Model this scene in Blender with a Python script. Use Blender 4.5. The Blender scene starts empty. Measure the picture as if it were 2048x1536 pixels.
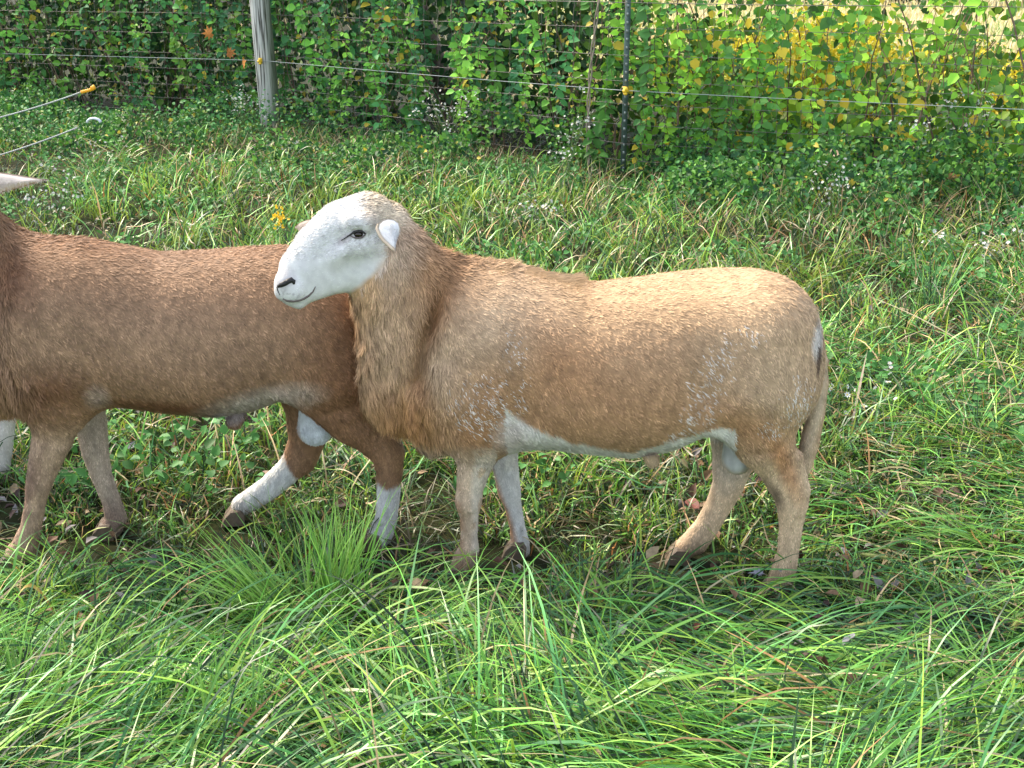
import bpy, math, random
import numpy as np
from mathutils import Vector
from mathutils.bvhtree import BVHTree

# ------------------------------------------------------------------ camera, sky, sun, exposure
F, PITCH, H = 2400.0, math.radians(19.0), 1.42       # focal length in photo pixels (2048 wide), downward pitch, eye height
scene = bpy.context.scene
cd = bpy.data.cameras.new("camera"); cam = bpy.data.objects.new("camera", cd)
scene.collection.objects.link(cam); scene.camera = cam
cam.location = (0, 0, H); cam.rotation_euler = (math.pi/2 - PITCH, 0, 0)
cd.sensor_width = 36.0; cd.lens = 36.0*F/2048.0; cd.clip_start = 0.05; cd.clip_end = 600

SUN_DIR = Vector((-0.55, 0.40, 0.72)).normalized()   # towards the sun
world = bpy.data.worlds.new("World"); scene.world = world; world.use_nodes = True
wn = world.node_tree.nodes; wl = world.node_tree.links
sky = wn.new('ShaderNodeTexSky'); sky.sky_type = 'NISHITA'; sky.sun_disc = False
sky.sun_elevation = math.asin(SUN_DIR.z); sky.sun_rotation = math.atan2(SUN_DIR.x, SUN_DIR.y)
sky.dust_density = 1.5
hs = wn.new('ShaderNodeHueSaturation'); hs.inputs['Saturation'].default_value = .5; wl.new(sky.outputs[0], hs.inputs['Color']); wl.new(hs.outputs[0], wn['Background'].inputs[0]); wn['Background'].inputs[1].default_value = 0.15
sd = bpy.data.lights.new("sun", 'SUN'); so = bpy.data.objects.new("sun", sd); scene.collection.objects.link(so)
sd.energy = 2.3; sd.angle = math.radians(16); sd.color = (1.0, 0.86, 0.66)
so.rotation_euler = SUN_DIR.to_track_quat('Z', 'Y').to_euler()
scene.view_settings.view_transform = 'Standard'; scene.view_settings.look = 'None'
scene.view_settings.gamma = 1.0; scene.view_settings.exposure = 1.72
scene.render.engine = 'CYCLES'
scene.cycles.max_bounces = 6; scene.cycles.diffuse_bounces = 1; scene.cycles.transparent_max_bounces = 4

rng = np.random.default_rng(11); random.seed(11)
C = scene.collection
CP, SP = math.cos(PITCH), math.sin(PITCH)

# ------------------------------------------------------------------ helpers
def ray(px, py):
    a = (px-1024)/F; b = (768-py)/F
    return np.array([a, CP + b*SP, -SP + b*CP])
def ground(px, py, z=0.0):
    d = ray(px, py); t = (z-H)/d[2]
    return np.array([d[0]*t, d[1]*t, z])
def at(px, py, Y):
    d = ray(px, py); t = Y/d[1]
    return np.array([d[0]*t, Y, H + d[2]*t])
def srgb(r, g, b):
    c = np.array([r, g, b], float)/255.0
    return np.where(c <= .04045, c/12.92, ((c+.055)/1.055)**2.4)

def hash3(i, j, k, seed):
    h = (i*374761393 + j*668265263 + k*2147483647 + seed*1274126177) & 0xffffffff
    h = ((h ^ (h >> 13))*1274126177) & 0xffffffff
    return ((h ^ (h >> 16)) & 0xffff)/65535.0
def noise(p, scale, seed=0):
    q = np.asarray(p, float)*scale; i = np.floor(q).astype(np.int64); f = q-i; f = f*f*(3-2*f)
    r = 0
    for a in (0, 1):
        for b in (0, 1):
            for c in (0, 1):
                w = (f[:, 0] if a else 1-f[:, 0])*(f[:, 1] if b else 1-f[:, 1])*(f[:, 2] if c else 1-f[:, 2])
                r = r + w*hash3(i[:, 0]+a, i[:, 1]+b, i[:, 2]+c, seed)
    return r

def mesh_np(name, verts, faces, cols=None, mat=None, parent=None, smooth=True, uv=None):
    """faces: (M,3) or (M,4) int array, or a list of such arrays"""
    fl = faces if isinstance(faces, list) else [faces]
    fl = [np.asarray(f, np.int32) for f in fl if len(f)]
    verts = np.asarray(verts, np.float32)
    me = bpy.data.meshes.new(name)
    me.vertices.add(len(verts)); me.vertices.foreach_set('co', verts.ravel())
    loops = np.concatenate([f.ravel() for f in fl]); sizes = np.concatenate([np.full(len(f), f.shape[1], np.int32) for f in fl])
    me.loops.add(len(loops)); me.loops.foreach_set('vertex_index', loops)
    me.polygons.add(len(sizes)); starts = np.concatenate([[0], np.cumsum(sizes)[:-1]]).astype(np.int32)
    me.polygons.foreach_set('loop_start', starts)
    me.polygons.foreach_set('use_smooth', np.full(len(sizes), smooth, bool))
    if cols is not None:
        ca = me.color_attributes.new('Col', 'FLOAT_COLOR', 'POINT')
        c4 = np.ones((len(verts), 4), np.float32); c4[:, :3] = np.asarray(cols)[:, :3]
        ca.data.foreach_set('color', c4.ravel())
    me.update(calc_edges=True)
    if mat: me.materials.append(mat)
    o = bpy.data.objects.new(name, me); C.objects.link(o)
    if parent: o.parent = parent
    return o

def tag(o, label=None, cat=None, group=None, kind=None):
    if label: o['label'] = label
    if cat: o['category'] = cat
    if group: o['group'] = group
    if kind: o['kind'] = kind
    return o
def empty(name, loc, label, cat, group=None, rz=0):
    o = bpy.data.objects.new(name, None); C.objects.link(o); o.location = Vector([float(v) for v in loc]); o.rotation_euler = (0, 0, rz)
    o.empty_display_size = 0.1
    return tag(o, label, cat, group)

# ------------------------------------------------------------------ materials
def new_mat(name):
    m = bpy.data.materials.new(name); m.use_nodes = True
    return m, m.node_tree.nodes, m.node_tree.links, m.node_tree.nodes['Principled BSDF']
def vcol_mat(name, rough=0.6, spec=0.3, transl=0.0, noise_scale=None, noise_amt=0.2, sheen=0.0):
    m, n, l, b = new_mat(name)
    a = n.new('ShaderNodeVertexColor'); a.layer_name = 'Col'; src = a.outputs[0]
    if noise_scale:
        tc = n.new('ShaderNodeTexCoord'); nz = n.new('ShaderNodeTexNoise'); nz.inputs['Scale'].default_value = noise_scale
        l.new(tc.outputs['Object'], nz.inputs['Vector'])
        mr = n.new('ShaderNodeMapRange'); mr.inputs[1].default_value = .3; mr.inputs[2].default_value = .7
        mr.inputs[3].default_value = 1-noise_amt; mr.inputs[4].default_value = 1+noise_amt
        l.new(nz.outputs[0], mr.inputs[0])
        vm = n.new('ShaderNodeVectorMath'); vm.operation = 'SCALE'; l.new(src, vm.inputs[0]); l.new(mr.outputs[0], vm.inputs['Scale'])
        src = vm.outputs[0]
    l.new(src, b.inputs['Base Color']); b.inputs['Roughness'].default_value = rough
    b.inputs['Specular IOR Level'].default_value = spec
    if sheen:
        b.inputs['Sheen Weight'].default_value = sheen; b.inputs['Sheen Roughness'].default_value = .4
    if transl:
        t = n.new('ShaderNodeBsdfTranslucent'); l.new(src, t.inputs[0])
        mx = n.new('ShaderNodeMixShader'); mx.inputs[0].default_value = transl
        l.new(b.outputs[0], mx.inputs[1]); l.new(t.outputs[0], mx.inputs[2]); l.new(mx.outputs[0], n['Material Output'].inputs[0])
    return m
def plain(name, col, rough=.6, metal=0.0, nscale=40, namt=.25, bump=0.0, spec=.4):
    m, n, l, b = new_mat(name)
    tc = n.new('ShaderNodeTexCoord'); nz = n.new('ShaderNodeTexNoise'); nz.inputs['Scale'].default_value = nscale; nz.inputs['Detail'].default_value = 6
    l.new(tc.outputs['Object'], nz.inputs['Vector'])
    r = n.new('ShaderNodeMix'); r.data_type = 'RGBA'
    c = np.array(col)
    r.inputs[6].default_value = (*(c*(1-namt)), 1); r.inputs[7].default_value = (*np.minimum(c*(1+namt), 1), 1)
    l.new(nz.outputs[0], r.inputs[0]); l.new(r.outputs[2], b.inputs['Base Color'])
    b.inputs['Roughness'].default_value = rough; b.inputs['Metallic'].default_value = metal; b.inputs['Specular IOR Level'].default_value = spec
    if bump:
        bp = n.new('ShaderNodeBump'); bp.inputs['Strength'].default_value = bump; bp.inputs['Distance'].default_value = .01
        l.new(nz.outputs[0], bp.inputs['Height']); l.new(bp.outputs[0], b.inputs['Normal'])
    return m
M_coat = vcol_mat('coat', rough=.62, spec=.25, noise_scale=60, noise_amt=.08)
M_grass = vcol_mat('grass_blades', rough=.38, spec=.45, transl=.22)
M_leaf = vcol_mat('leaf', rough=.52, spec=.25, transl=.28)
M_dry = vcol_mat('dry_leaf', rough=.6, spec=.35, transl=.12, noise_scale=70, noise_amt=.25)
M_bark = vcol_mat('bark', rough=.85, spec=.15, noise_scale=25, noise_amt=.35)
M_wire = plain('galvanised_wire', (.20, .185, .17), rough=.5, metal=.5, nscale=30)
M_rope = plain('poly_rope', (.38, .42, .41), rough=.6, nscale=300, namt=.35)
M_yellow = plain('yellow_plastic', (.85, .55, .04), rough=.4, nscale=60, namt=.15)
M_orange = plain('orange_plastic', (.95, .42, .02), rough=.35, nscale=60, namt=.1)
M_white = plain('white_plastic', (.62, .68, .72), rough=.5, nscale=60, namt=.15)
M_hoof = plain('hoof_horn', (.16, .12, .085), rough=.55, nscale=60, namt=.5, bump=.3)
M_eye = plain('eye_brown', (.018, .009, .005), rough=.06, nscale=80, namt=.5, spec=.6)
M_dark = plain('dark_skin', (.02, .018, .018), rough=.45, nscale=90, namt=.3, bump=.3)
M_skin = plain('grey_skin', (.14, .11, .105), rough=.6, nscale=90, namt=.3)

# ------------------------------------------------------------------ ground
FENCE = [(-14, 15.2), (-8.6, 13.7), (-5.4, 12.5), (-2.20, 11.17), (0.784, 8.43), (3.2, 7.38), (6.5, 6.5), (10, 5.7)]
def fence_y(x):
    return np.interp(x, [p[0] for p in FENCE], [p[1] for p in FENCE])
def ground_z(x, y):
    p = np.stack([np.asarray(x, float).ravel(), np.asarray(y, float).ravel(), np.zeros(np.size(x))], 1)
    f = np.clip((p[:, 1]-3.3)/2, 0, 1)
    return ((noise(p, .9, 5)-.5)*.05*f + (noise(p, 5, 6)-.5)*.012)
def make_ground():
    xs = np.concatenate([np.linspace(-90, -8, 22), np.linspace(-7.5, 7.5, 140), np.linspace(8, 90, 22)])
    ys = np.concatenate([np.linspace(-6, 0, 8), np.linspace(.2, 12, 130), np.linspace(12.5, 30, 24), np.linspace(34, 160, 20)])
    X, Y = np.meshgrid(xs, ys); v = np.stack([X.ravel(), Y.ravel(), ground_z(X, Y)], 1)
    nx, ny = len(xs), len(ys); i = np.arange((ny-1)*(nx-1)); r = i//(nx-1); c = i % (nx-1); a = r*nx+c
    m, n, l, b = new_mat('soil_and_field')
    tc = n.new('ShaderNodeTexCoord'); nz = n.new('ShaderNodeTexNoise'); nz.inputs['Scale'].default_value = 9; nz.inputs['Detail'].default_value = 9
    l.new(tc.outputs['Object'], nz.inputs['Vector'])
    cr = n.new('ShaderNodeValToRGB'); e = cr.color_ramp.elements
    e[0].position = .35; e[0].color = (.012, .012, .006, 1); e[1].position = .68; e[1].color = (.035, .042, .014, 1)
    l.new(nz.outputs[0], cr.inputs[0])
    cr2 = n.new('ShaderNodeValToRGB'); e = cr2.color_ramp.elements
    e[0].position = .3; e[0].color = (.42, .36, .16, 1); e[1].position = .7; e[1].color = (.72, .62, .36, 1)  # field straw, coloured pale in place of sunlight
    l.new(nz.outputs[0], cr2.inputs[0])
    sx = n.new('ShaderNodeSeparateXYZ'); l.new(tc.outputs['Object'], sx.inputs[0])
    mr = n.new('ShaderNodeMapRange'); mr.inputs[1].default_value = 13; mr.inputs[2].default_value = 17; l.new(sx.outputs[1], mr.inputs[0])
    mx = n.new('ShaderNodeMix'); mx.data_type = 'RGBA'; mr2 = n.new('ShaderNodeMapRange'); mr2.inputs[1].default_value = -1.0; mr2.inputs[2].default_value = 1.5; l.new(sx.outputs[0], mr2.inputs[0])
    mu = n.new('ShaderNodeMath'); mu.operation = 'MULTIPLY'; l.new(mr.outputs[0], mu.inputs[0]); l.new(mr2.outputs[0], mu.inputs[1])
    l.new(mu.outputs[0], mx.inputs[0]); l.new(cr.outputs[0], mx.inputs[6]); l.new(cr2.outputs[0], mx.inputs[7])
    l.new(mx.outputs[2], b.inputs['Base Color']); b.inputs['Roughness'].default_value = .9; b.inputs['Specular IOR Level'].default_value = .1
    o = mesh_np('ground', v, np.stack([a, a+1, a+nx+1, a+nx], 1), mat=m)
    tag(o, kind='structure')
make_ground()

# ------------------------------------------------------------------ signed-distance sheep builder
class Field:
    def __init__(s, lo, hi, cell):
        s.lo = np.array(lo, float); s.cell = cell
        s.n = np.ceil((np.array(hi)-lo)/cell).astype(int)+1
        s.ax = [s.lo[i]+cell*np.arange(s.n[i]) for i in range(3)]
        s.f = np.full(s.n, 0.3, np.float32)
    def box(s, lo, hi):
        a = np.clip(((np.array(lo)-s.lo)/s.cell).astype(int), 0, s.n-1); b = np.clip(((np.array(hi)-s.lo)/s.cell).astype(int)+2, 1, s.n)
        if np.any(b <= a): return None
        sl = tuple(slice(a[i], b[i]) for i in range(3))
        g = [s.ax[i][sl[i]].astype(np.float32) for i in range(3)]
        return sl, g[0][:, None, None], g[1][None, :, None], g[2][None, None, :]
    def blend(s, sl, d, k):
        a = s.f[sl]
        if k > 0:
            h = np.clip(1-np.abs(a-d)/k, 0, 1); s.f[sl] = np.minimum(a, d)-h*h*k*.25
        else: s.f[sl] = np.minimum(a, d)
    def stroke(s, pts, k, sub=False):
        """pts: (x, y, z, ra in the side plane, rb across)"""
        pts = [np.array(p, float) for p in pts]
        m = k+.03
        P = np.array(pts); R = np.maximum(P[:, 3], P[:, 4])+m
        lo = (P[:, :3]-R[:, None]).min(0); hi = (P[:, :3]+R[:, None]).max(0)
        bx = s.box(lo, hi)
        if bx is None: return
        sl, X, Y, Z = bx; out = None
        segs = list(zip(pts[:-1], pts[1:])) if len(pts) > 1 else [(pts[0], pts[0]+np.array([1e-4, 0, 0, 0, 0]))]
        for a, b in segs:
            dx, dz = b[0]-a[0], b[2]-a[2]; L2 = dx*dx+dz*dz+1e-9
            t = np.clip(((X-a[0])*dx+(Z-a[2])*dz)/L2, 0, 1)
            t = t*1.0
            u2 = (X-a[0]-t*dx)**2+(Z-a[2]-t*dz)**2
            ra = a[3]+(b[3]-a[3])*t; rb = a[4]+(b[4]-a[4])*t; yc = a[1]+(b[1]-a[1])*t
            y2 = (Y-yc)**2
            q = np.sqrt(u2/ra**2+y2/rb**2)+1e-6
            d = (1-1/q)*np.sqrt(u2+y2); d = np.where(q < .2, -np.minimum(ra, rb)*.8, d).astype(np.float32)
            out = d if out is None else np.minimum(out, d)
        if sub:
            a = s.f[sl]; h = np.clip(1-np.abs(a+out)/k, 0, 1); s.f[sl] = np.maximum(a, -out)+h*h*k*.25
        else: s.blend(sl, out, k)
    def torso(s, st, k, p=2.3):
        """st rows: x, ztop, zbot, w, yc"""
        st = np.array(st); xs = st[:, 0]
        lo = (xs[0]-.1, -st[:, 3].max()-.1, st[:, 2].min()-.1); hi = (xs[-1]+.1, st[:, 3].max()+.1, st[:, 1].max()+.1)
        sl, X, Y, Z = s.box(lo, hi)
        xc = np.clip(X, xs[0], xs[-1]); fine = np.linspace(xs[0], xs[-1], 200)
        def it(col):
            v = np.interp(fine, xs, st[:, col]); ker = np.hanning(9); ker /= ker.sum()
            raw = v; v = np.convolve(np.pad(v, 4, mode='edge'), ker, 'valid'); k_ = np.clip((np.arange(200)-190)/6, 0, 1); v = v*(1-k_)+raw*k_
            return np.interp(xc.ravel(), fine, v).reshape(xc.shape)
        zt, zb, w, yc = it(1), it(2), it(3), it(4)
        zc = (zt+zb)/2; h = (zt-zb)/2
        dz = np.sqrt((Z-zc)**2+(X-xc)**2)
        low = 1+.10*np.clip((zc-Z)/h, -1, .7)
        dy = np.abs(Y-yc)/low
        q = ((dz/h)**p+(dy/w)**p)**(1/p)+1e-6
        d = (1-1/q)*np.sqrt(dz**2+dy**2); d = np.where(q < .3, -.08, d).astype(np.float32)
        s.blend(sl, d, k)
    def nets(s):
        f = s.f; S = f < 0; n = s.n
        c = np.zeros(n-1, np.int8)
        for i in (0, 1):
            for j in (0, 1):
                for k in (0, 1): c += S[i:n[0]-1+i, j:n[1]-1+j, k:n[2]-1+k]
        act = (c > 0) & (c < 8); I = np.argwhere(act)
        cor = [(i, j, k) for i in (0, 1) for j in (0, 1) for k in (0, 1)]
        val = {q: f[I[:, 0]+q[0], I[:, 1]+q[1], I[:, 2]+q[2]] for q in cor}
        acc = np.zeros((len(I), 3)); cnt = np.zeros(len(I))
        for a in cor:
            for ax in range(3):
                if a[ax] == 0:
                    b = list(a); b[ax] = 1; b = tuple(b)
                    va, vb = val[a], val[b]; m = (va < 0) != (vb < 0)
                    t = np.where(m, va/(va-vb+1e-12), 0)
                    pt = np.tile(np.array(a, float), (len(I), 1)); pt[:, ax] = t
                    acc += pt*m[:, None]; cnt += m
        V = (I+acc/cnt[:, None])*s.cell+s.lo
        idx = np.full(n-1, -1, np.int64); idx[act] = np.arange(len(I))
        Q = []
        for ax in range(3):
            sa = [slice(None)]*3; sb = [slice(None)]*3; sa[ax] = slice(0, -1); sb[ax] = slice(1, None)
            A, B = S[tuple(sa)], S[tuple(sb)]; E = np.argwhere(A != B)
            o1, o2 = [q for q in range(3) if q != ax]
            E = E[(E[:, o1] > 0) & (E[:, o2] > 0) & (E[:, o1] < n[o1]-1) & (E[:, o2] < n[o2]-1)]
            inside = A[E[:, 0], E[:, 1], E[:, 2]]
            def g(d1, d2):
                e = E.copy(); e[:, o1] -= d1; e[:, o2] -= d2; return idx[e[:, 0], e[:, 1], e[:, 2]]
            q = np.stack([g(1, 1), g(0, 1), g(0, 0), g(1, 0)], 1)
            flip = inside if ax != 1 else ~inside
            q[~flip] = q[~flip][:, ::-1]
            Q.append(q)
        return V, np.concatenate(Q)

def vnormals(V, Q):
    a = V[Q[:, 2]]-V[Q[:, 0]]; b = V[Q[:, 3]]-V[Q[:, 1]]; fn = np.cross(a, b)
    N = np.zeros_like(V)
    for i in range(4):
        for c in range(3): N[:, c] += np.bincount(Q[:, i], fn[:, c], len(V))
    return N/(np.linalg.norm(N, axis=1, keepdims=True)+1e-12), np.linalg.norm(fn, axis=1)*.5

class Sheep:
    """local frame: x along the body, y across (away from the camera), z up; the design map is read off the photo
       as points on planes parallel to the animal's middle plane, so lengths are true metres"""
    def __init__(s, x0, Y0, th):
        s.O = np.array([x0, Y0, 0.]); s.t = np.array([math.cos(th), math.sin(th), 0]); s.nn = np.array([-math.sin(th), math.cos(th), 0]); s.th = th
    def loc(s, px, py, n=0.0):
        d = ray(px, py); c = np.array([0, 0, H])-s.O; k = (n-c@s.nn)/(d@s.nn); P = c+d*k
        depth = k
        return P@s.t, P[2], depth/F
    def pt(s, p, defn=0.0):
        px, py, r = p[:3]; n = p[3] if len(p) > 3 else defn
        x, z, m = s.loc(px, py, n); rb = p[4] if len(p) > 4 else r*m
        return (x, n, z, r*m, rb)
    def strokes(s, pts, n=0.0): return [s.pt(p, n) for p in pts]
    def design(s, L):
        """photo-map coordinates of local points taken on the middle plane (depends on x and z only)"""
        z = L[:, 2]; n = np.where(L[:, 1] > .03, .07, -.08); n = n+(-.15-n)*np.clip((z-.26)/.10, 0, 1)   # side-elevation map: reference depth by height only
        W = s.O+L[:, :1]*s.t+n[:, None]*s.nn+L[:, 2:3]*np.array([0, 0, 1.]); d = W-np.array([0, 0, H])
        dep = d[:, 1]*CP-d[:, 2]*SP; up = d[:, 1]*SP+d[:, 2]*CP
        return 1024+F*d[:, 0]/dep, 768-F*up/dep
    def tow(s, L):
        L = np.atleast_2d(L); return s.O+L[:, :1]*s.t+L[:, 1:2]*s.nn+L[:, 2:3]*np.array([0, 0, 1.])

def blob(u, v, cx, cy, rx, ry, ang=0, soft=.5):
    a = math.radians(ang); du, dv = u-cx, v-cy
    x = (du*math.cos(a)+dv*math.sin(a))/rx; y = (-du*math.sin(a)+dv*math.cos(a))/ry
    r = np.sqrt(x*x+y*y); return np.clip((1+soft-r)/(2*soft), 0, 1)**1.0
def mixc(c, m, col):
    return c*(1-m[:, None])+np.array(col)[None]*m[:, None]

def fur(V, Q, N, area, nh, dens, style, colf, u_design):
    w = area*dens; w /= w.sum()
    fi = rng.choice(len(Q), nh, p=w)
    a, b = rng.random(nh), rng.random(nh)
    q = Q[fi]
    P = (V[q[:, 0]]*((1-a)*(1-b))[:, None]+V[q[:, 1]]*(a*(1-b))[:, None]+V[q[:, 2]]*(a*b)[:, None]+V[q[:, 3]]*((1-a)*b)[:, None])
    nn = N[q[:, 0]]+N[q[:, 1]]+N[q[:, 2]]+N[q[:, 3]]; nn /= np.linalg.norm(nn, axis=1, keepdims=True)
    u, v = u_design(P)
    D, Ln, lift, wd = style(u, v, P, nn)
    D = D+rng.normal(0, .22, D.shape)
    D = D-nn*np.sum(D*nn, 1, keepdims=True); D /= np.linalg.norm(D, axis=1, keepdims=True)+1e-9
    lift = lift*rng.uniform(.6, 1.4, nh)
    Ln = Ln*rng.uniform(.6, 1.25, nh)
    d0 = D*np.cos(lift)[:, None]+nn*np.sin(lift)[:, None]
    d1 = D*np.cos(lift*.4)[:, None]+nn*np.sin(lift*.4)[:, None]+np.array([0, 0, -1.])*(np.clip(Ln/.05, 0, 1)*(1-np.clip(nn[:, 2]*1.3, 0, 1)))[:, None]*.25
    d1 /= np.linalg.norm(d1, axis=1, keepdims=True)
    side = np.cross(nn, D)+rng.normal(0, .25, D.shape)*.6; side /= np.linalg.norm(side, axis=1, keepdims=True)
    wd = wd*rng.uniform(.7, 1.3, nh)
    def cluster(cs):
        jit = rng.random(3); key = np.floor(P/cs[:, None]+jit).astype(np.int64)+5000; key = key[:, 0]*100000000+key[:, 1]*10000+key[:, 2]
        _, inv = np.unique(key, return_inverse=True); cnt = np.bincount(inv); return inv, np.stack([np.bincount(inv, P[:, c])/cnt for c in range(3)], 1)[inv]
    csz = np.where(Ln > .022, .017, .0065); inv, cenr = cluster(csz)
    ctone = 1+rng.normal(0, 1, inv.max()+1)[inv]*np.where(Ln > .018, .11, .10); pull = np.where(Ln > .010, .55, .25)[:, None]
    cj = rng.normal(0, .22, (inv.max()+1, 3))[inv]*np.where(Ln > .022, 1, np.where(Ln > .010, .6, .3))[:, None]
    d0 = d0+cj*.4; d0 /= np.linalg.norm(d0, axis=1, keepdims=True); d1 = d1+cj; d1 /= np.linalg.norm(d1, axis=1, keepdims=True)
    p0 = P-nn*.001; p1 = p0+d0*(Ln*.5)[:, None]+(cenr-P)*pull*.35; p2 = p1+d1*(Ln*.5)[:, None]+(cenr-P)*pull*.5
    s0 = side*(wd*.5)[:, None]
    VV = np.stack([p0-s0, p0+s0, p1-s0*.8, p1+s0*.8, p2-s0*.12, p2+s0*.12], 1).reshape(-1, 3)
    i = np.arange(nh)*6
    FF = np.concatenate([np.stack([i, i+1, i+3, i+2], 1), np.stack([i+2, i+3, i+5, i+4], 1)])
    c = colf(u, v, P, nn, rng.random(nh))
    wh = (c.min(1) > .45)*.65; c = c*(1+(rng.normal(1, .18, nh)*ctone-1)*(1-wh)).clip(.4, 1.6)[:, None]
    tip = np.minimum(c*1.10+.004, .9)
    CC = np.stack([c*.9, c*.9, c, c, tip, tip], 1).reshape(-1, 3)
    return VV, FF, CC

def build_sheep(sh, field, name, root, colf, style, nh, dens_f, extra=None):
    V, Q = field.nets()
    N, area = vnormals(V, Q)
    cen = V[Q].mean(1)
    gx = field.f  # orientation check through the field: outward must raise the field
    samp = rng.integers(0, len(V), 400); ii = ((V[samp]+N[samp]*field.cell*2-field.lo)/field.cell).round().astype(int).clip(0, field.n-1)
    if (field.f[ii[:, 0], ii[:, 1], ii[:, 2]] < 0).mean() > .5:
        Q = Q[:, ::-1]; N = -N
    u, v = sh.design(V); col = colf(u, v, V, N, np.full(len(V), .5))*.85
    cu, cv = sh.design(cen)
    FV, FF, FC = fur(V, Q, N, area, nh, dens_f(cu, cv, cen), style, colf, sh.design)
    parts = [(V, Q, col), (FV, FF, FC)]+([extra] if extra else [])
    MV, MF, MC = merge(parts); o = mesh_np(name, MV, MF, MC, M_coat, root)
    Wd = sh.tow(V)
    bvh = BVHTree.FromPolygons([tuple(p) for p in Wd], [tuple(int(k) for k in f) for f in Q])
    def hit(px, py):
        h = bvh.ray_cast(Vector((0, 0, H)), Vector(ray(px, py)).normalized())
        return h[0], h[1]
    return o, hit

def world_part(name, V, faces, mat, root, sh, cols=None):
    """V in world coordinates -> a child mesh in the sheep's own frame"""
    W = np.asarray(V)-sh.O; L = np.stack([W@sh.t, W@sh.nn, W[:, 2]], 1)
    return mesh_np(name, L, faces, cols, mat, root)

def tube(pts, rad, ns=8):
    pts = np.array(pts, float); n = len(pts); rad = np.atleast_1d(np.array(rad, float)); rad = np.interp(np.linspace(0, 1, n), np.linspace(0, 1, len(rad)), rad) if len(rad) > 1 else np.full(n, rad[0])
    T = np.gradient(pts, axis=0); T /= np.linalg.norm(T, axis=1, keepdims=True)+1e-9
    ref = np.array([0, 0, 1.]) if abs(T[:, 2].mean()) < .8 else np.array([1., 0, 0])
    A = np.cross(T, ref); A /= np.linalg.norm(A, axis=1, keepdims=True)+1e-9; B = np.cross(T, A)
    ang = np.arange(ns)*2*math.pi/ns
    V = pts[:, None]+rad[:, None, None]*(np.cos(ang)[None, :, None]*A[:, None]+np.sin(ang)[None, :, None]*B[:, None])
    V = V.reshape(-1, 3); f = []
    i = np.arange(n-1)[:, None]*ns; j = np.arange(ns)[None]; k = (j+1) % ns
    f = np.stack([i+j, i+k, i+ns+k, i+ns+j], 2).reshape(-1, 4)
    V = np.concatenate([V, pts[:1], pts[-1:]]); c0 = len(V)-2
    jj = np.arange(ns); kk = (jj+1) % ns
    t = np.concatenate([np.stack([kk, jj, np.full(ns, c0)], 1), np.stack([(n-1)*ns+jj, (n-1)*ns+kk, np.full(ns, c0+1)], 1)])
    return V, [f, t]
def merge(parts):
    V = []; Q = []; T = []; CC = []; off = 0
    for p in parts:
        v, fs = p[0], p[1]
        for f in (fs if isinstance(fs, list) else [fs]):
            if len(f) == 0: continue
            (Q if f.shape[1] == 4 else T).append(np.asarray(f)+off)
        V.append(v); off += len(v)
        if len(p) > 2: CC.append(np.broadcast_to(p[2], (len(v), 3)))
    fl = ([np.concatenate(Q)] if Q else [])+([np.concatenate(T)] if T else [])
    return np.concatenate(V), fl, (np.concatenate(CC) if CC else None)
def ellipsoid(c, r, axes=None, nu=16, nv=10):
    u = np.linspace(0, 2*math.pi, nu, endpoint=False); w = np.linspace(0, math.pi, nv)
    P = np.array([[math.sin(b)*math.cos(a), math.sin(b)*math.sin(a), math.cos(b)] for b in w for a in u])*np.array(r)
    if axes is not None: P = P@np.array(axes)
    i = np.arange(nv-1)[:, None]*nu; j = np.arange(nu)[None]; k = (j+1) % nu
    return P+np.array(c), np.stack([i+j, i+nu+j, i+nu+k, i+k], 2).reshape(-1, 4)

def hoof(root, sh, px, py, n, lean=0.0, size=1.0):
    """cloven hoof: two claws side by side, toe to the left (-x)"""
    x, z, m = sh.loc(px, py, n); z = max(z, .034*size)
    parts = []
    for sgn in (-1, 1):
        y0 = n+sgn*.0165*size
        prof = [(-.040, -.034), (-.030, -.012), (-.012, .010), (.016, .012), (.024, -.006), (.022, -.034)]
        V = []
        for k, wd in ((-1, .6), (-.6, 1), (.6, 1), (1, .6)):
            for (a, b) in prof:
                V.append((x+a*size*(.9+.1*wd), y0+k*.0145*size, z+b*size*wd if b > 0 else z+b*size))
        V = np.array(V); f = []
        for r in range(3):
            for j in range(6): f.append((r*6+j, r*6+(j+1) % 6, (r+1)*6+(j+1) % 6, (r+1)*6+j))
        ca = [(0, 1, 2, 3), (0, 3, 4, 5), (18+3, 18+2, 18+1, 18), (18+5, 18+4, 18+3, 18)]
        parts.append((V, np.array(f+ca)))
    V, F_, _ = merge(parts)
    return mesh_np('hoof', V, F_, None, M_hoof, root, smooth=False)

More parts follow.
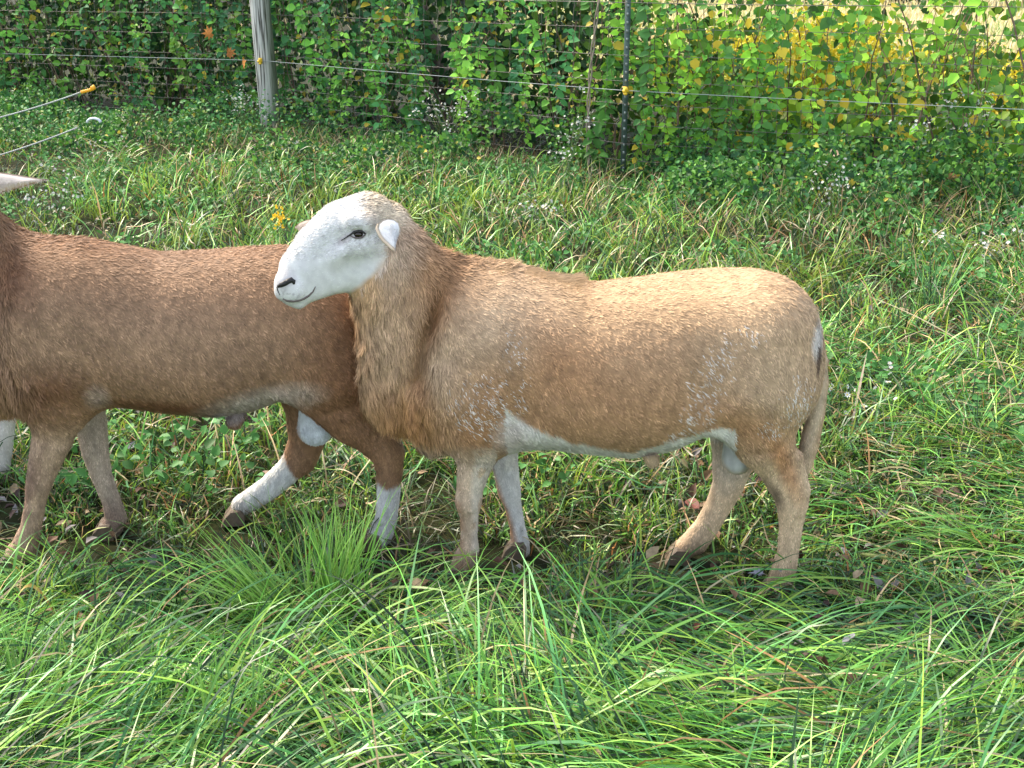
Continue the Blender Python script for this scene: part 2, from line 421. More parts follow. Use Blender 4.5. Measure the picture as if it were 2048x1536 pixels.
def ear_mesh(sh, outline, root, nval, bulge, thick, cols, center=None, rim=None):
    """outline in photo-map px -> thick curved flap; nval(px,py) gives depth across the animal"""
    P = np.array(outline, float); c = P.mean(0) if center is None else np.array(center, float)
    rings = [1.0, .8, .5, .2, 0.02]; rows = []
    for r in rings: rows.append(c+(P-c)*r)
    R = np.concatenate(rows); m = len(P)
    if rim: R[:] = c+(R-c)*.90
    def lift(q, rr, sgn):
        out = []
        for (a, b), r in zip(q, rr):
            n0 = nval(a, b)+bulge*(1-r*r)+sgn*thick*.5*math.sqrt(max(1-r**4, 0.0))
            x, z, _ = sh.loc(a, b, n0); out.append((x, n0, z))
        return np.array(out)
    rr = np.repeat(rings, m)
    front = lift(R, rr, -1); back = lift(R, rr, 1); V = np.concatenate([front, back]); f = []
    k = len(rings)
    for s_, off in ((0, 0), (1, k*m)):
        for i in range(k-1):
            for j in range(m):
                q = (off+i*m+j, off+i*m+(j+1) % m, off+(i+1)*m+(j+1) % m, off+(i+1)*m+j)
                f.append(q if s_ == 0 else q[::-1])
    for j in range(m): f.append((j, k*m+j, k*m+(j+1) % m, (j+1) % m))
    cc = np.array([cols[0] if (i % (k*m)) >= m else cols[1] for i in range(2*k*m)])
    cc = cc.astype(float); cc[(np.arange(2*k*m) % (k*m)) < m] = cols[1]
    # short hair on the ear
    nh = 900; fa = np.array(f); sel = rng.integers(0, (k-1)*m, nh); a, b = rng.random(nh)[:, None], rng.random(nh)[:, None]
    q = fa[sel]; p = V[q[:, 0]]*(1-a)*(1-b)+V[q[:, 1]]*a*(1-b)+V[q[:, 2]]*a*b+V[q[:, 3]]*(1-a)*b
    cen = V[:k*m].mean(0); d = np.array([[.25, -.25, -.9]])+rng.normal(0, .25, (nh, 3)); d /= np.linalg.norm(d, axis=1, keepdims=True)
    s0 = np.cross(d, [[0, 1, 0]])*.0007; e = p+d*.005
    HV = np.stack([p-s0, p+s0, e+s0*.2, e-s0*.2], 1).reshape(-1, 3); i = np.arange(nh)*4
    HF = np.stack([i, i+1, i+2, i+3], 1)+len(V)
    hc = np.repeat(np.array(cols[0])[None]*rng.normal(1, .03, nh)[:, None], 4, 0)
    parts = [(V, fa, cc), (HV, HF, hc)]
    if rim:                                                        # rolled, tan coloured front edge of the ear
        E = V[rim]; t = np.linspace(0, len(rim)-1, 24); E = np.stack([np.interp(t, np.arange(len(rim)), E[:, c]) for c in range(3)], 1); E[:, 1] -= .001
        tv, tf = tube(E, [.0016, .0032, .0036, .0032, .0028, .0012], 6); parts.append((tv, tf, np.tile(np.array(cols[1])*1.05, (len(tv), 1))))
    V, F_, CC = merge(parts); return mesh_np('ear', V, F_, CC, M_coat, root)

# ------------------------------------------------------------------ the tan ram
T = Sheep(.28, 2.69, math.radians(-6))
def tan_ram():
    root = empty('ram', T.O, 'tan ram with white face standing in profile, head raised above the brown ram\'s rump', 'ram', rz=T.th)
    x0 = T.loc(540, 700)[0]; x1 = T.loc(1690, 700)[0]
    f = Field((x0-.03, -.30, -.01), (x1+.03, .30, .98), .0046)
    st = []
    for px, top, bot, w in [(815, 640, 860, .10), (850, 560, 880, .125), (900, 528, 893, .15), (960, 524, 893, .168), (1020, 528, 889, .182), (1100, 552, 880, .196),
                            (1180, 570, 888, .204), (1270, 560, 897, .208), (1350, 548, 882, .204), (1430, 541, 848, .196), (1500, 541, 850, .185),
                            (1560, 558, 850, .165), (1605, 594, 832, .135), (1626, 632, 804, .10), (1638, 660, 780, .07), (1645, 690, 750, .04), (1648, 712, 728, .02)]:
        a = T.loc(px, top); b = T.loc(px, bot); st.append(((a[0]+b[0])/2, a[1], b[1], w, 0))
    f.torso(st, 0)
    k = .045
    S = lambda pts, n=0.0, k=k: f.stroke(T.strokes(pts, n), k)
    # neck, turned a little towards the camera
    S([(772, 500, 64, -.06, .062), (790, 585, 92, -.05, .078), (826, 662, 112, -.035, .095), (870, 735, 101, -.015, .104), (896, 795, 80, 0, .10)], k=.05)
    S([(800, 520, 66, -.055, .062), (855, 585, 88, -.03, .09), (920, 640, 105, 0, .125)], k=.06)
    S([(888, 845, 45, 0, .08), (864, 870, 28, 0, .05)], k=.05)                                # brisket
    # head
    S([(772, 447, 44, -.055, .054), (733, 450, 65, -.07, .061), (690, 464, 64, -.085, .060), (642, 502, 57, -.105, .047), (603, 540, 46, -.125, .038), (583, 563, 33, -.137, .034)], k=.025)
    S([(748, 515, 56, -.065, .05), (702, 531, 54, -.08, .048), (655, 555, 37, -.105, .034), (612, 580, 27, -.128, .028), (596, 590, 21, -.135, .024)], k=.022)
    S([(728, 447, 20, -.128, .020), (704, 443, 16, -.132, .020)], k=.018)                      # brow
    S([(745, 487, 12, -.117, .018), (712, 492, 14, -.123, .020), (672, 512, 12, -.131, .014)], k=.035)   # cheek bone
    f.stroke(T.strokes([(668, 482, 10, -.153, .009), (640, 512, 8, -.163, .006)]), .03, sub=True)    # hollow before the eye
    f.stroke(T.strokes([(650, 548, 9, -.172, .008), (690, 535, 10, -.157, .008)]), .03, sub=True)    # hollow of the cheek
    S([(598, 603, 15, -.135, .020), (580, 600, 11, -.14, .016)], k=.012)                      # lower lip
    S([(566, 584, 17, -.155, .018), (590, 588, 13, -.162, .012)], k=.016)                     # upper lip
    S([(573, 566, 20, -.155, .02), (590, 572, 16, -.155, .016)], k=.014)                      # nostril wing
    f.stroke(T.strokes([(717, 468, 9, -.150, .014)]), .008, sub=True)                        # eye socket
    # shoulder and near front leg
    S([(930, 700, 92, -.09, .07), (950, 790, 78, -.10, .075), (955, 850, 58, -.10, .062)], k=.07)
    S([(955, 850, 54, -.10, .06), (952, 915, 38, -.095, .044), (940, 975, 27, -.09, .034), (937, 1003, 27, -.09, .034), (938, 1030, 19, -.09, .023), (938, 1070, 16.5, -.09, .020), (938, 1098, 20, -.09, .025), (929, 1118, 23, -.09, .028), (922, 1130, 20, -.09, .03)], k=.03)
    # far front leg
    S([(985, 840, 50, .09, .06), (1005, 900, 30, .075, .042), (1012, 940, 25, .065, .034), (1019, 985, 23, .06, .03), (1026, 1012, 17, .06, .022), (1035, 1055, 15.5, .06, .020), (1040, 1084, 18.5, .06, .024), (1040, 1098, 20, .06, .027)], k=.025)
    # near hind leg
    S([(1530, 660, 100, -.07, .12), (1532, 760, 100, -.09, .10), (1518, 845, 68, -.10, .072), (1526, 880, 56, -.10, .058)], k=.05)
    S([(1524, 872, 59, -.10, .056), (1558, 938, 40, -.095, .040), (1580, 982, 36, -.09, .034), (1584, 1012, 30, -.09, .031), (1582, 1050, 23.5, -.09, .024), (1576, 1105, 21, -.09, .023), (1566, 1148, 26, -.09, .03), (1558, 1166, 24, -.09, .031)], k=.025)
    S([(1590, 915, 16, -.10, .018), (1602, 950, 11, -.095, .014), (1605, 978, 13, -.09, .018), (1600, 1002, 14, -.09, .018)], k=.016)
    S([(998, 868, 20, -.10, .03), (985, 890, 16, -.10, .026)], k=.02)
    f.stroke(T.strokes([(1598, 1040, 4, -.115, .006), (1592, 1110, 4, -.115, .006)]), .012, sub=True); f.stroke(T.strokes([(948, 1030, 4, -.112, .006), (948, 1085, 4, -.112, .006)]), .012, sub=True)                     # point of hock
    # far hind leg
    S([(1500, 800, 90, .09, .08), (1482, 870, 62, .09, .06), (1464, 930, 40, .085, .04), (1457, 968, 32, .08, .033), (1437, 1012, 26, .075, .027), (1412, 1055, 25, .07, .025), (1390, 1083, 27, .07, .028), (1372, 1094, 22, .07, .028)], k=.03)
    f.stroke(T.strokes([(1060, 700, 26, -.245, .035), (1052, 780, 26, -.245, .035), (1040, 850, 22, -.225, .035)]), .07, sub=True)   # groove behind the shoulder
    f.stroke(T.strokes([(1400, 640, 30, -.252, .035), (1430, 730, 34, -.248, .035), (1425, 800, 24, -.235, .03)]), .07, sub=True)     # hollow of the flank
    f.stroke(T.strokes([(900, 640, 20, -.205, .03), (880, 720, 20, -.20, .03)]), .06, sub=True)
    # flank fold, scrotum, sheath, tail
    S([(1400, 846, 15, -.15, .03), (1438, 858, 14, -.13, .02), (1462, 872, 11, -.12, .02)], k=.03)
    S([(1474, 880, 26, -.03, .034), (1474, 918, 31, -.03, .040)], k=.008)
    S([(1296, 905, 14, 0, .02), (1305, 921, 15, 0, .018)], k=.012)
    S([(1598, 640, 42, 0, .06), (1628, 684, 20, 0, .03), (1641, 722, 13, 0, .020), (1643, 765, 14, -.005, .020), (1632, 830, 17, -.01, .022), (1618, 890, 19, -.01, .022), (1609, 930, 15, -.01, .018), (1604, 956, 9, -.01, .012)], k=.006)
    f.stroke(T.strokes([(872, 600, 8, -.17, .040), (862, 640, 11, -.17, .050), (842, 700, 12, -.16, .045), (832, 770, 10, -.15, .04)]), .05, sub=True)  # crease between neck and shoulder

    tanc = np.array([.45, .285, .16]); gold = np.array([.54, .355, .195]); dark = np.array([.25, .115, .045]); white = np.array([.80, .79, .77]); beige = np.array([.62, .46, .31])
    def colf(u, v, P, nn, rnd):
        n1 = noise(P, 9, 1); n2 = noise(P, 38, 2); n3 = noise(P*np.array([1, 1, .45]), 110, 3)
        c = np.tile(tanc, (len(u), 1))
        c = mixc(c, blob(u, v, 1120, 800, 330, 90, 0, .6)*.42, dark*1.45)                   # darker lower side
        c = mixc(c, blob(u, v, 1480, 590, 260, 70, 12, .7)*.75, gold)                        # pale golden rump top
        c = mixc(c, blob(u, v, 1230, 600, 130, 50, 0, .7)*.5, gold)
        c = mixc(c, blob(u, v, 1540, 760, 110, 130, 0, .7)*.45, beige)
        c = mixc(c, blob(u, v, 1010, 640, 90, 60, 0, .8)*.55, beige)
        c = mixc(c, blob(u, v, 880, 720, 60, 110, 10, .7)*.5, beige)
        c = mixc(c, blob(u, v, 1110, 700, 80, 45, 30, .8)*.45, dark*1.5)
        c = mixc(c, blob(u, v, 1130, 580, 60, 30, 20, .8)*.35, gold*.9)
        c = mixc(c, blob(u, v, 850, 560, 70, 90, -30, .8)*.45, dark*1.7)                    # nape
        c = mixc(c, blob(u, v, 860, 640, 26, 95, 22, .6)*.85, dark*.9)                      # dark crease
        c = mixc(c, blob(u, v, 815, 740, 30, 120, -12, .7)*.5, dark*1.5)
        c = mixc(c, blob(u, v, 765, 640, 62, 150, -6, .5)*.75, np.array([.60, .40, .25]))     # pale throat side
        c = mixc(c, blob(u, v, 722, 600, 30, 40, 0, .6)*.6, np.array([.70, .42, .20]))
        c = mixc(c, blob(u, v, 800, 850, 70, 70, 0, .6)*.75, np.array([.42, .20, .07]))       # rusty beard of the brisket
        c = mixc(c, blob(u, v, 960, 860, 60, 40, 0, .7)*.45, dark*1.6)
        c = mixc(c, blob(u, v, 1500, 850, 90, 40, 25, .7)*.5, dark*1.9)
        # legs
        front = np.clip((v-880)/50, 0, 1)*(u < 990)
        c = mixc(c, front*.85, np.array([.66, .50, .36]))
        c = mixc(c, front*np.clip((u-942)/12, 0, 1)*.7*(n2 > .3), np.array([.74, .66, .56]))
        c = mixc(c, np.clip((v-880)/30, 0, 1)*((u >= 975) & (u < 1150) & (P[:, 1] > 0))*.97, np.array([.74, .72, .68]))
        c = mixc(c, blob(u, v, 1012, 1020, 10, 90, -18, .5)*(P[:, 1] > .0)*.8, dark*2)
        hind = np.clip((v-900)/60, 0, 1)*(u > 1150)
        c = mixc(c, hind*.8, np.array([.74, .54, .35]))
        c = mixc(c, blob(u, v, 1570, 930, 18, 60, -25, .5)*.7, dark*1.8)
        # belly white line and inner thigh
        bl = np.interp(u, [1000, 1040, 1100, 1200, 1260, 1340, 1420, 1470], [796, 828, 862, 890, 897, 877, 846, 860])+(n2-.5)*16
        c = mixc(c, np.clip((v-bl+4)/10, 0, 1)*((u > 1010) & (u < 1470) & (v < 930))*.95, np.array([.76, .73, .65]))
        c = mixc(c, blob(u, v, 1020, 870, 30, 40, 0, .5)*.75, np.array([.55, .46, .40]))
        c = mixc(c, blob(u, v, 1462, 895, 48, 62, 20, .6)*(P[:, 1] > -.045)*.8, np.array([.64, .57, .48]))
        c = mixc(c, blob(u, v, 1476, 908, 42, 58, 0, .15)*((P[:, 1] > -.085) & (P[:, 1] < .03))*(v > 862), np.array([.55, .56, .54]))
        c = mixc(c, blob(u, v, 1300, 922, 20, 22, 0, .2)*((v > 903)), np.array([.38, .27, .26]))
        # tail
        c = mixc(c, blob(u, v, 1632, 870, 26, 110, 15, .3)*((np.abs(P[:, 1]) < .045) & (u > 1585)), np.array([.66, .52, .36]))
        c = mixc(c, blob(u, v, 1640, 690, 14, 30, 5, .4)*.7, white*.85)
        # mud and smudges
        c = mixc(c, blob(u, v, 1543, 983, 17, 26, -35, .4)*(P[:, 1] < -.04)*.85*(n2*.6+.5).clip(0, 1), np.array([.06, .045, .035]))
        c = mixc(c, blob(u, v, 1560, 1160, 40, 22, 0, .6)*.55, np.array([.10, .07, .04]))
        c = mixc(c, blob(u, v, 1385, 1100, 40, 22, 0, .6)*.6, np.array([.13, .08, .05]))
        c = mixc(c, blob(u, v, 920, 1040, 11, 60, 0, .6)*.6*(n2 > .35), dark*1.2)
        c = mixc(c, blob(u, v, 925, 1120, 30, 26, 0, .6)*.6, np.array([.25, .15, .09]))
        # white ticking
        tick = (blob(u, v, 965, 805, 55, 50, 0, .5)*.75+blob(u, v, 1028, 695, 22, 30, 0, .5)*.5+blob(u, v, 1405, 765, 30, 45, 0, .5)*.7+blob(u, v, 1440, 705, 25, 35, 0, .5)*.45
                + blob(u, v, 1390, 825, 28, 26, -30, .5)*.8+blob(u, v, 1535, 850, 24, 18, 0, .5)*.6+blob(u, v, 1590, 800, 36, 46, 0, .5)*.55+blob(u, v, 1500, 665, 30, 20, 0, .5)*.3
                + blob(u, v, 1040, 780, 14, 40, 10, .5)*.4+blob(u, v, 1350, 860, 30, 12, -20, .5)*.6)
        c = mixc(c, (rnd < tick*(.30+.35*(n3 > .56)))*.8*(P[:, 1] < .02), np.array([.72, .68, .64]))
        # white head, cream poll
        edge = np.interp(v, [370, 420, 470, 520, 560, 592, 608, 618], [770, 770, 766, 764, 738, 700, 668, 640])+(n2-.5)*14
        hd = np.clip((edge-u)/16+.5, 0, 1)*(v < 628)*(u < 790)*(P[:, 2] > .5)
        c = mixc(c, hd, white)
        c = mixc(c, blob(u, v, 768, 415, 60, 42, 30, .3)*.95, np.array([.70, .57, .41]))
        c = mixc(c, blob(u, v, 1641, 726, 6, 30, 8, .3)*.9*(P[:, 1] < .02), np.array([.06, .03, .02]))  # shade of the gap beside the tail, painted into the coat
        c = mixc(c, blob(u, v, 735, 430, 14, 40, -40, .5)*.35, np.array([.55, .45, .35]))
        c = mixc(c, blob(u, v, 790, 505, 34, 50, 0, .7)*.5, np.array([.66, .52, .40]))
        c = mixc(c, blob(u, v, 572, 556, 24, 20, 0, .4)*.4, np.array([.35, .30, .30]))
        c = mixc(c, (blob(u, v, 580, 590, 30, 14, 0, .5)*(noise(P, 260, 8) > .72))*.6, np.array([.25, .22, .22]))
        c = mixc(c, (blob(u, v, 716, 468, 34, 30, 0, .4)*(noise(P, 240, 9) > .66))*.55, np.array([.30, .26, .25]))
        c = mixc(c, blob(u, v, 684, 482, 16, 7, -30, .6)*.6, np.array([.35, .28, .30]))
        k = 1-.85*hd; return c*(1+(.2*n1-.1)*k)[:, None]*(1+(.46*n3-.23)*k)[:, None]
    def style(u, v, P, nn):
        m = len(u)
        D = np.tile([.75, 0, -.65], (m, 1)); L = np.full(m, .0125); lift = np.full(m, .30); w = np.full(m, .0021)
        def setr(mask, d, l, li, ww):
            nonlocal L, lift, w
            for c in range(3): D[:, c] = D[:, c]*(1-mask)+d[c]*mask
            L = L*(1-mask)+l*mask; lift = lift*(1-mask)+li*mask; w = w*(1-mask)+ww*mask
        back = np.clip((640-v)/60, 0, 1)*(u > 1180); setr(back, (.95, 0, -.1), .011, .24, .0020)
        rump = np.clip((u-1500)/80, 0, 1); setr(rump, (.35, 0, -.9), .012, .28, .0021)
        neck = np.clip((930-u)/60, 0, 1)*np.clip((v-440)/50, 0, 1); setr(neck, (.18, -.1, -.95), .020, .28, .0017)
        nape = blob(u, v, 860, 520, 70, 50, 30, .5); setr(nape, (.7, 0, -.6), .024, .45, .0021)
        chest = blob(u, v, 745, 760, 60, 170, -18, .4)+blob(u, v, 830, 880, 60, 50, 0, .4); chest = np.clip(chest, 0, 1); setr(chest, (.22, -.1, -1), .038, .22, .0017)
        mane = np.clip(blob(u, v, 1010, 525, 110, 30, 6, .4)+blob(u, v, 1130, 556, 50, 20, 12, .4), 0, 1); setr(mane, (.85, -.05, .35), .060, 1.0, .0022)
        leg = np.clip((v-900)/50, 0, 1)*(u > 880); setr(leg, (0, 0, -1), .008, .3, .0018)
        head = (u < np.interp(v, [370, 420, 470, 520, 560, 592, 608, 618], [780, 780, 772, 770, 740, 702, 668, 645]))*(v < 625); setr(head*1.0, (.75, 0, .25), .009, .30, .0017)
        jaw = head*(v > 520); setr(jaw*1.0, (.9, 0, .05), .006, .2, .0015)
        poll = blob(u, v, 765, 412, 60, 42, 25, .3); setr(poll, (.8, 0, .2), .012, .6, .0018)
        scr = blob(u, v, 1476, 908, 42, 60, 0, .1)*((P[:, 1] > -.085) & (P[:, 1] < .03)); setr(scr*1.0, (0, 0, -1), .004, .2, .0014)
        tail = ((u > 1588) & (v > 690) & (np.abs(P[:, 1]) < .04))*1.0; setr(tail, (-.02, 0, -1), .010, .25, .0017)
        eye = (blob(u, v, 716, 470, 22, 15, 0, .1) > .2)*(P[:, 1] < -.08); L = np.where(eye, .0015, L)
        nos = (blob(u, v, 571, 567, 20, 14, 0, .1) > .2)*(P[:, 1] < -.08); L = np.where(nos, .0015, L)
        return D, L, lift, w
    def dens(u, v, P):
        d = np.ones(len(u)); d += 1.6*((u < 790) & (v < 625)); d += 1.0*(v > 900); d *= np.where(P[:, 1] > .06, .5, 1.0)
        d += 1.2*blob(u, v, 760, 780, 80, 170, -18, .3)
        return d
    # longer guard hairs standing along the withers, part of the coat
    n = 5200; pu = rng.uniform(915, 1165, n); ck = np.floor(pu/7).astype(int); pv = np.interp(pu, [915, 960, 1050, 1100, 1165], [524, 529, 540, 552, 570])+4
    yy = rng.normal(0, .022, n); R0 = np.array([T.loc(a, b, 0.0) for a, b in zip(pu, pv)]); p0 = np.stack([R0[:, 0], yy, R0[:, 1]-yy*yy*3-.002], 1)
    cd_ = rng.normal(0, .16, (200, 3))[ck]; amp = np.interp(pu, [915, 945, 990, 1040, 1080, 1130, 1155, 1165], [.4, .9, 1.15, .8, .7, 1.1, 1.2, .6])*(1+rng.normal(0, .15, 200)[ck])
    d = np.stack([np.full(n, .86), yy*6, np.full(n, .36)], 1)+cd_+rng.normal(0, .07, (n, 3)); d /= np.linalg.norm(d, axis=1, keepdims=True); Lh = (rng.uniform(.022, .046, n)*amp)[:, None]
    d2 = d+np.array([.25, 0, -.30]); d2 /= np.linalg.norm(d2, axis=1, keepdims=True); sd_ = np.cross(d, [0, 1, 0])*.0008+np.array([0, .0004, 0])
    p1 = p0+d*Lh*.5; p2 = p1+d2*Lh*.5; HV = np.stack([p0-sd_, p0+sd_, p1-sd_*.8, p1+sd_*.8, p2-sd_*.1, p2+sd_*.1], 1).reshape(-1, 3); i = np.arange(n)*6
    HF = np.concatenate([np.stack([i, i+1, i+3, i+2], 1), np.stack([i+2, i+3, i+5, i+4], 1)]); hc = np.repeat(gold[None]*rng.normal(1, .18, n).clip(.5, 1.4)[:, None], 6, 0)
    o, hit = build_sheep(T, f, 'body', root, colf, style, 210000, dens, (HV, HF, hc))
    face_parts(root, T, hit)
    # ears
    wc = np.array([.80, .79, .77]); ec = np.array([.66, .47, .28])
    out = [(750, 457), (753, 447), (762, 439), (774, 435), (788, 437), (799, 444), (803, 457), (801, 468), (795, 479), (792, 490), (790, 505), (784, 502), (775, 493), (765, 484), (757, 473)]
    ear_mesh(T, out, root, lambda a, b: -.136-.045*((b-435)/65)**1.3-.010*(800-a)/50, -.004, .006, (np.array([.64, .64, .64]), np.array([.66, .52, .38])), center=(784, 456), rim=[1, 0, 14, 13, 12, 11, 10])
    out = [(590, 453), (598, 446), (612, 440), (630, 438), (640, 450), (630, 462), (612, 464), (598, 461)]
    ear_mesh(T, out, root, lambda a, b: .01-.03*(640-a)/50, -.006, .008, (np.array([.66, .52, .42]), ec))
    for (a, b, n) in ((918, 1140, -.09), (1036, 1108, .06), (1553, 1176, -.09), (1362, 1100, .07)): hoof(root, T, a, b, n)
    return hit

def face_parts(root, sh, hit):
    p, n = hit(717, 468); p = np.array(p); n = np.array(n)
    r = np.array(ray(717, 468)); r /= np.linalg.norm(r)
    V, Q = ellipsoid(p+r*.0035, (.0130, .011, .0085)); e = world_part('eye', V, Q, M_eye, root, sh)
    # dark lid rims as thin closed loops hugging the eye, with the tear line
    def loopline(pts, rad, name, mat, push=.0015):
        W = []
        for a, b in pts:
            h = hit(a, b)
            if h[0] is None: continue
            q = np.array(h[0]); rr = np.array(ray(a, b)); rr /= np.linalg.norm(rr); W.append(q-rr*push)
        V, F_ = tube(W, rad, 6); return world_part(name, V, F_, mat, root, sh)
    up = [(682, 481), (692, 475), (701, 469), (708, 464), (717, 462), (725, 463), (731, 468)]
    lo = [(700, 471), (708, 475), (717, 476), (725, 474), (731, 469)]
    loopline(up, [.0008, .0012, .0022, .0030, .0034, .0030, .0018], 'eyelid', M_dark, .002)
    loopline(lo, [.001, .0018, .0022, .002, .001], 'eyelid', M_skin, .002)
    loopline([(556, 573), (562, 570), (570, 566), (577, 562), (583, 560), (587, 563), (588, 569)], [.0035, .0062, .0070, .0068, .0075, .0060, .0030], 'nostril', M_dark, -.0015)
    loopline([(554, 574), (556, 582), (560, 590)], [.0018, .0015, .001], 'nose_slit', M_dark, 0)
    loopline([(566, 597), (574, 601), (584, 602), (596, 601), (608, 597), (618, 591), (626, 583), (631, 573)], [.0016, .0032, .0034, .0032, .0030, .0026, .0022, .0010], 'mouth', M_skin, -.0002)
HIT_T = tan_ram()

# ------------------------------------------------------------------ the brown ram
B = Sheep(-.80, 2.86, math.radians(8))
def brown_ram():
    root = empty('ram', B.O, 'dark reddish brown ram with white hind stockings, head cut off by the left edge', 'ram', rz=B.th)
    x0 = B.loc(-230, 700)[0]; x1 = B.loc(840, 700)[0]
    f = Field((x0-.02, -.30, -.01), (x1+.02, .30, 1.02), .0055)
    st = []
    for px, top, bot, w in [(-30, 560, 800, .12), (0, 520, 812, .14), (50, 480, 812, .16), (110, 475, 802, .172), (180, 478, 800, .185), (250, 492, 802, .195), (330, 508, 812, .20),
                            (420, 504, 820, .20), (500, 498, 808, .195), (570, 494, 782, .188), (640, 500, 790, .18), (700, 520, 790, .155), (745, 560, 770, .12), (770, 610, 740, .08), (784, 660, 700, .04)]:
        a = B.loc(px, top); b = B.loc(px, bot); st.append(((a[0]+b[0])/2, a[1], b[1], w, 0))
    f.torso(st, 0)
    k = .045
    S = lambda pts, n=0.0, k=k: f.stroke(B.strokes(pts, n), k)
    S([(-95, 420, 62, -.02, .062), (-75, 500, 88, -.01, .08), (-40, 590, 110, 0, .10), (-10, 680, 120, 0, .115), (0, 760, 60, 0, .09)], k=.05)
    S([(-60, 440, 50, -.02, .05), (-25, 500, 65, 0, .08), (40, 560, 80, 0, .12)], k=.05)
    S([(-10, 780, 40, 0, .07)], k=.04)
    # head, out of the frame: skull, muzzle, jaw
    S([(-95, 390, 52, -.02, .056), (-140, 405, 58, -.03, .056), (-185, 440, 50, -.045, .044), (-225, 480, 36, -.06, .034)], k=.025)
    S([(-120, 455, 46, -.03, .045), (-180, 485, 32, -.045, .032), (-215, 505, 22, -.055, .024)], k=.022)
    S([(95, 640, 90, -.09, .08), (110, 740, 78, -.10, .078), (118, 800, 62, -.10, .065)], k=.07)
    S([(115, 805, 58, -.10, .06), (106, 874, 40, -.095, .045), (88, 930, 30, -.09, .036), (76, 975, 24, -.09, .03), (72, 1000, 20, -.09, .025), (62, 1055, 20, -.09, .024), (48, 1092, 24, -.09, .029), (34, 1108, 22, -.09, .03)], k=.03)
    S([(160, 790, 46, .08, .06), (183, 850, 30, .07, .042), (190, 900, 26, .065, .036), (203, 950, 20, .06, .028), (222, 1000, 18, .06, .022), (232, 1035, 21, .06, .025), (222, 1056, 22, .06, .028)], k=.025)
    S([(660, 640, 100, -.07, .12), (668, 735, 100, -.085, .10), (690, 800, 66, -.09, .07), (708, 832, 54, -.095, .055)], k=.05)
    S([(700, 822, 58, -.095, .056), (748, 872, 42, -.10, .04), (775, 905, 34, -.10, .034), (779, 940, 27, -.10, .029), (777, 990, 23, -.10, .024), (772, 1040, 22, -.10, .024), (762, 1068, 24, -.10, .029), (752, 1080, 21, -.10, .029)], k=.025)
    S([(620, 760, 80, .08, .07), (612, 830, 40, .085, .045), (614, 880, 36, .085, .038), (600, 918, 34, .085, .034), (578, 940, 27, .08, .028), (540, 974, 24, .08, .025), (505, 998, 23, .08, .026), (484, 1010, 21, .08, .027)], k=.03)
    S([(560, 780, 16, -.14, .03), (600, 795, 16, -.125, .02), (640, 828, 14, -.12, .02)], k=.03)
    S([(626, 815, 28, -.02, .034), (631, 856, 36, -.03, .045)], k=.006)
    S([(476, 828, 16, 0, .02), (468, 842, 17, 0, .02)], k=.012)
    S([(752, 640, 20, .0, .03), (775, 700, 18, 0, .026), (790, 770, 20, 0, .026), (785, 830, 16, 0, .02)], k=.01)
    br = np.array([.28, .158, .085]); hi = np.array([.36, .23, .14]); dk = np.array([.10, .034, .014]); white = np.array([.72, .71, .68])
    def colf(u, v, P, nn, rnd):
        n1 = noise(P, 8, 21); n2 = noise(P, 34, 22); n3 = noise(P*np.array([1, 1, .45]), 105, 23)
        c = np.tile(br, (len(u), 1))
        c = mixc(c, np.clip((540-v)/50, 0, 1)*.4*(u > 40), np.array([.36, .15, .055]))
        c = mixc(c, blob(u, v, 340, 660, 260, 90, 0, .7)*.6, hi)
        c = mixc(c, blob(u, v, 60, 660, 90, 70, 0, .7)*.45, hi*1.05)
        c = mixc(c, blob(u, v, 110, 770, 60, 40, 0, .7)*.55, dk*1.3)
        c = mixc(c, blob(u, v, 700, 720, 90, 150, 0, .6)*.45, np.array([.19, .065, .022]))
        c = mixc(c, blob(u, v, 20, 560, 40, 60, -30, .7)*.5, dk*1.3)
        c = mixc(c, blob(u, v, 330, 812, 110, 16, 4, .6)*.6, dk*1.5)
        c = mixc(c, blob(u, v, 515, 806, 105, 32, -14, .5)*.85*(.6+.6*n2).clip(0, 1), np.array([.50, .43, .36]))
        c = mixc(c, blob(u, v, 195, 790, 22, 26, 0, .5)*.7, np.array([.45, .33, .27]))
        lf = np.clip((v-835)/60, 0, 1)*(u < 300)
        c = mixc(c, lf*.85, np.array([.48, .33, .23]))
        c = mixc(c, np.clip((v-820)/30, 0, 1)*((u > 140) & (u < 300) & (P[:, 1] > 0))*.8, np.array([.52, .42, .33]))
        c = mixc(c, blob(u, v, 65, 960, 16, 60, 15, .6)*(P[:, 1] < 0)*.7*(n2 > .3), np.array([.17, .10, .07]))
        c = mixc(c, blob(u, v, 225, 1030, 34, 34, 0, .6)*.6, np.array([.20, .11, .08]))
        # white stockings behind
        near = (P[:, 1] < 0)
        e1 = np.clip((v-958-(n2-.5)*40+abs(0)*u)/12, 0, 1)*((u > 700)*near)
        c = mixc(c, e1, white)
        proj = (590-u)*.82+(v-930)*.57
        e2 = np.clip((proj-8-(n2-.5)*16)/10, 0, 1)*((u < 640) & (u > 440) & (v > 860) & ~near)
        c = mixc(c, e2, white)
        c = mixc(c, blob(u, v, 632, 852, 42, 60, 0, .12)*((P[:, 1] > -.082) & (P[:, 1] < .03))*(v > 795), np.array([.66, .70, .72]))
        c = mixc(c, blob(u, v, 452, 850, 36, 30, 0, .2)*(v > 828), np.array([.36, .29, .28]))
        c = mixc(c, blob(u, v, 480, 1022, 30, 22, 0, .6)*.45, np.array([.25, .18, .10]))
        c = mixc(c, ((u < -100) & (v < 520))*1.0, white)
        return c*(.88+.24*n1)[:, None]*(.74+.52*n3)[:, None]
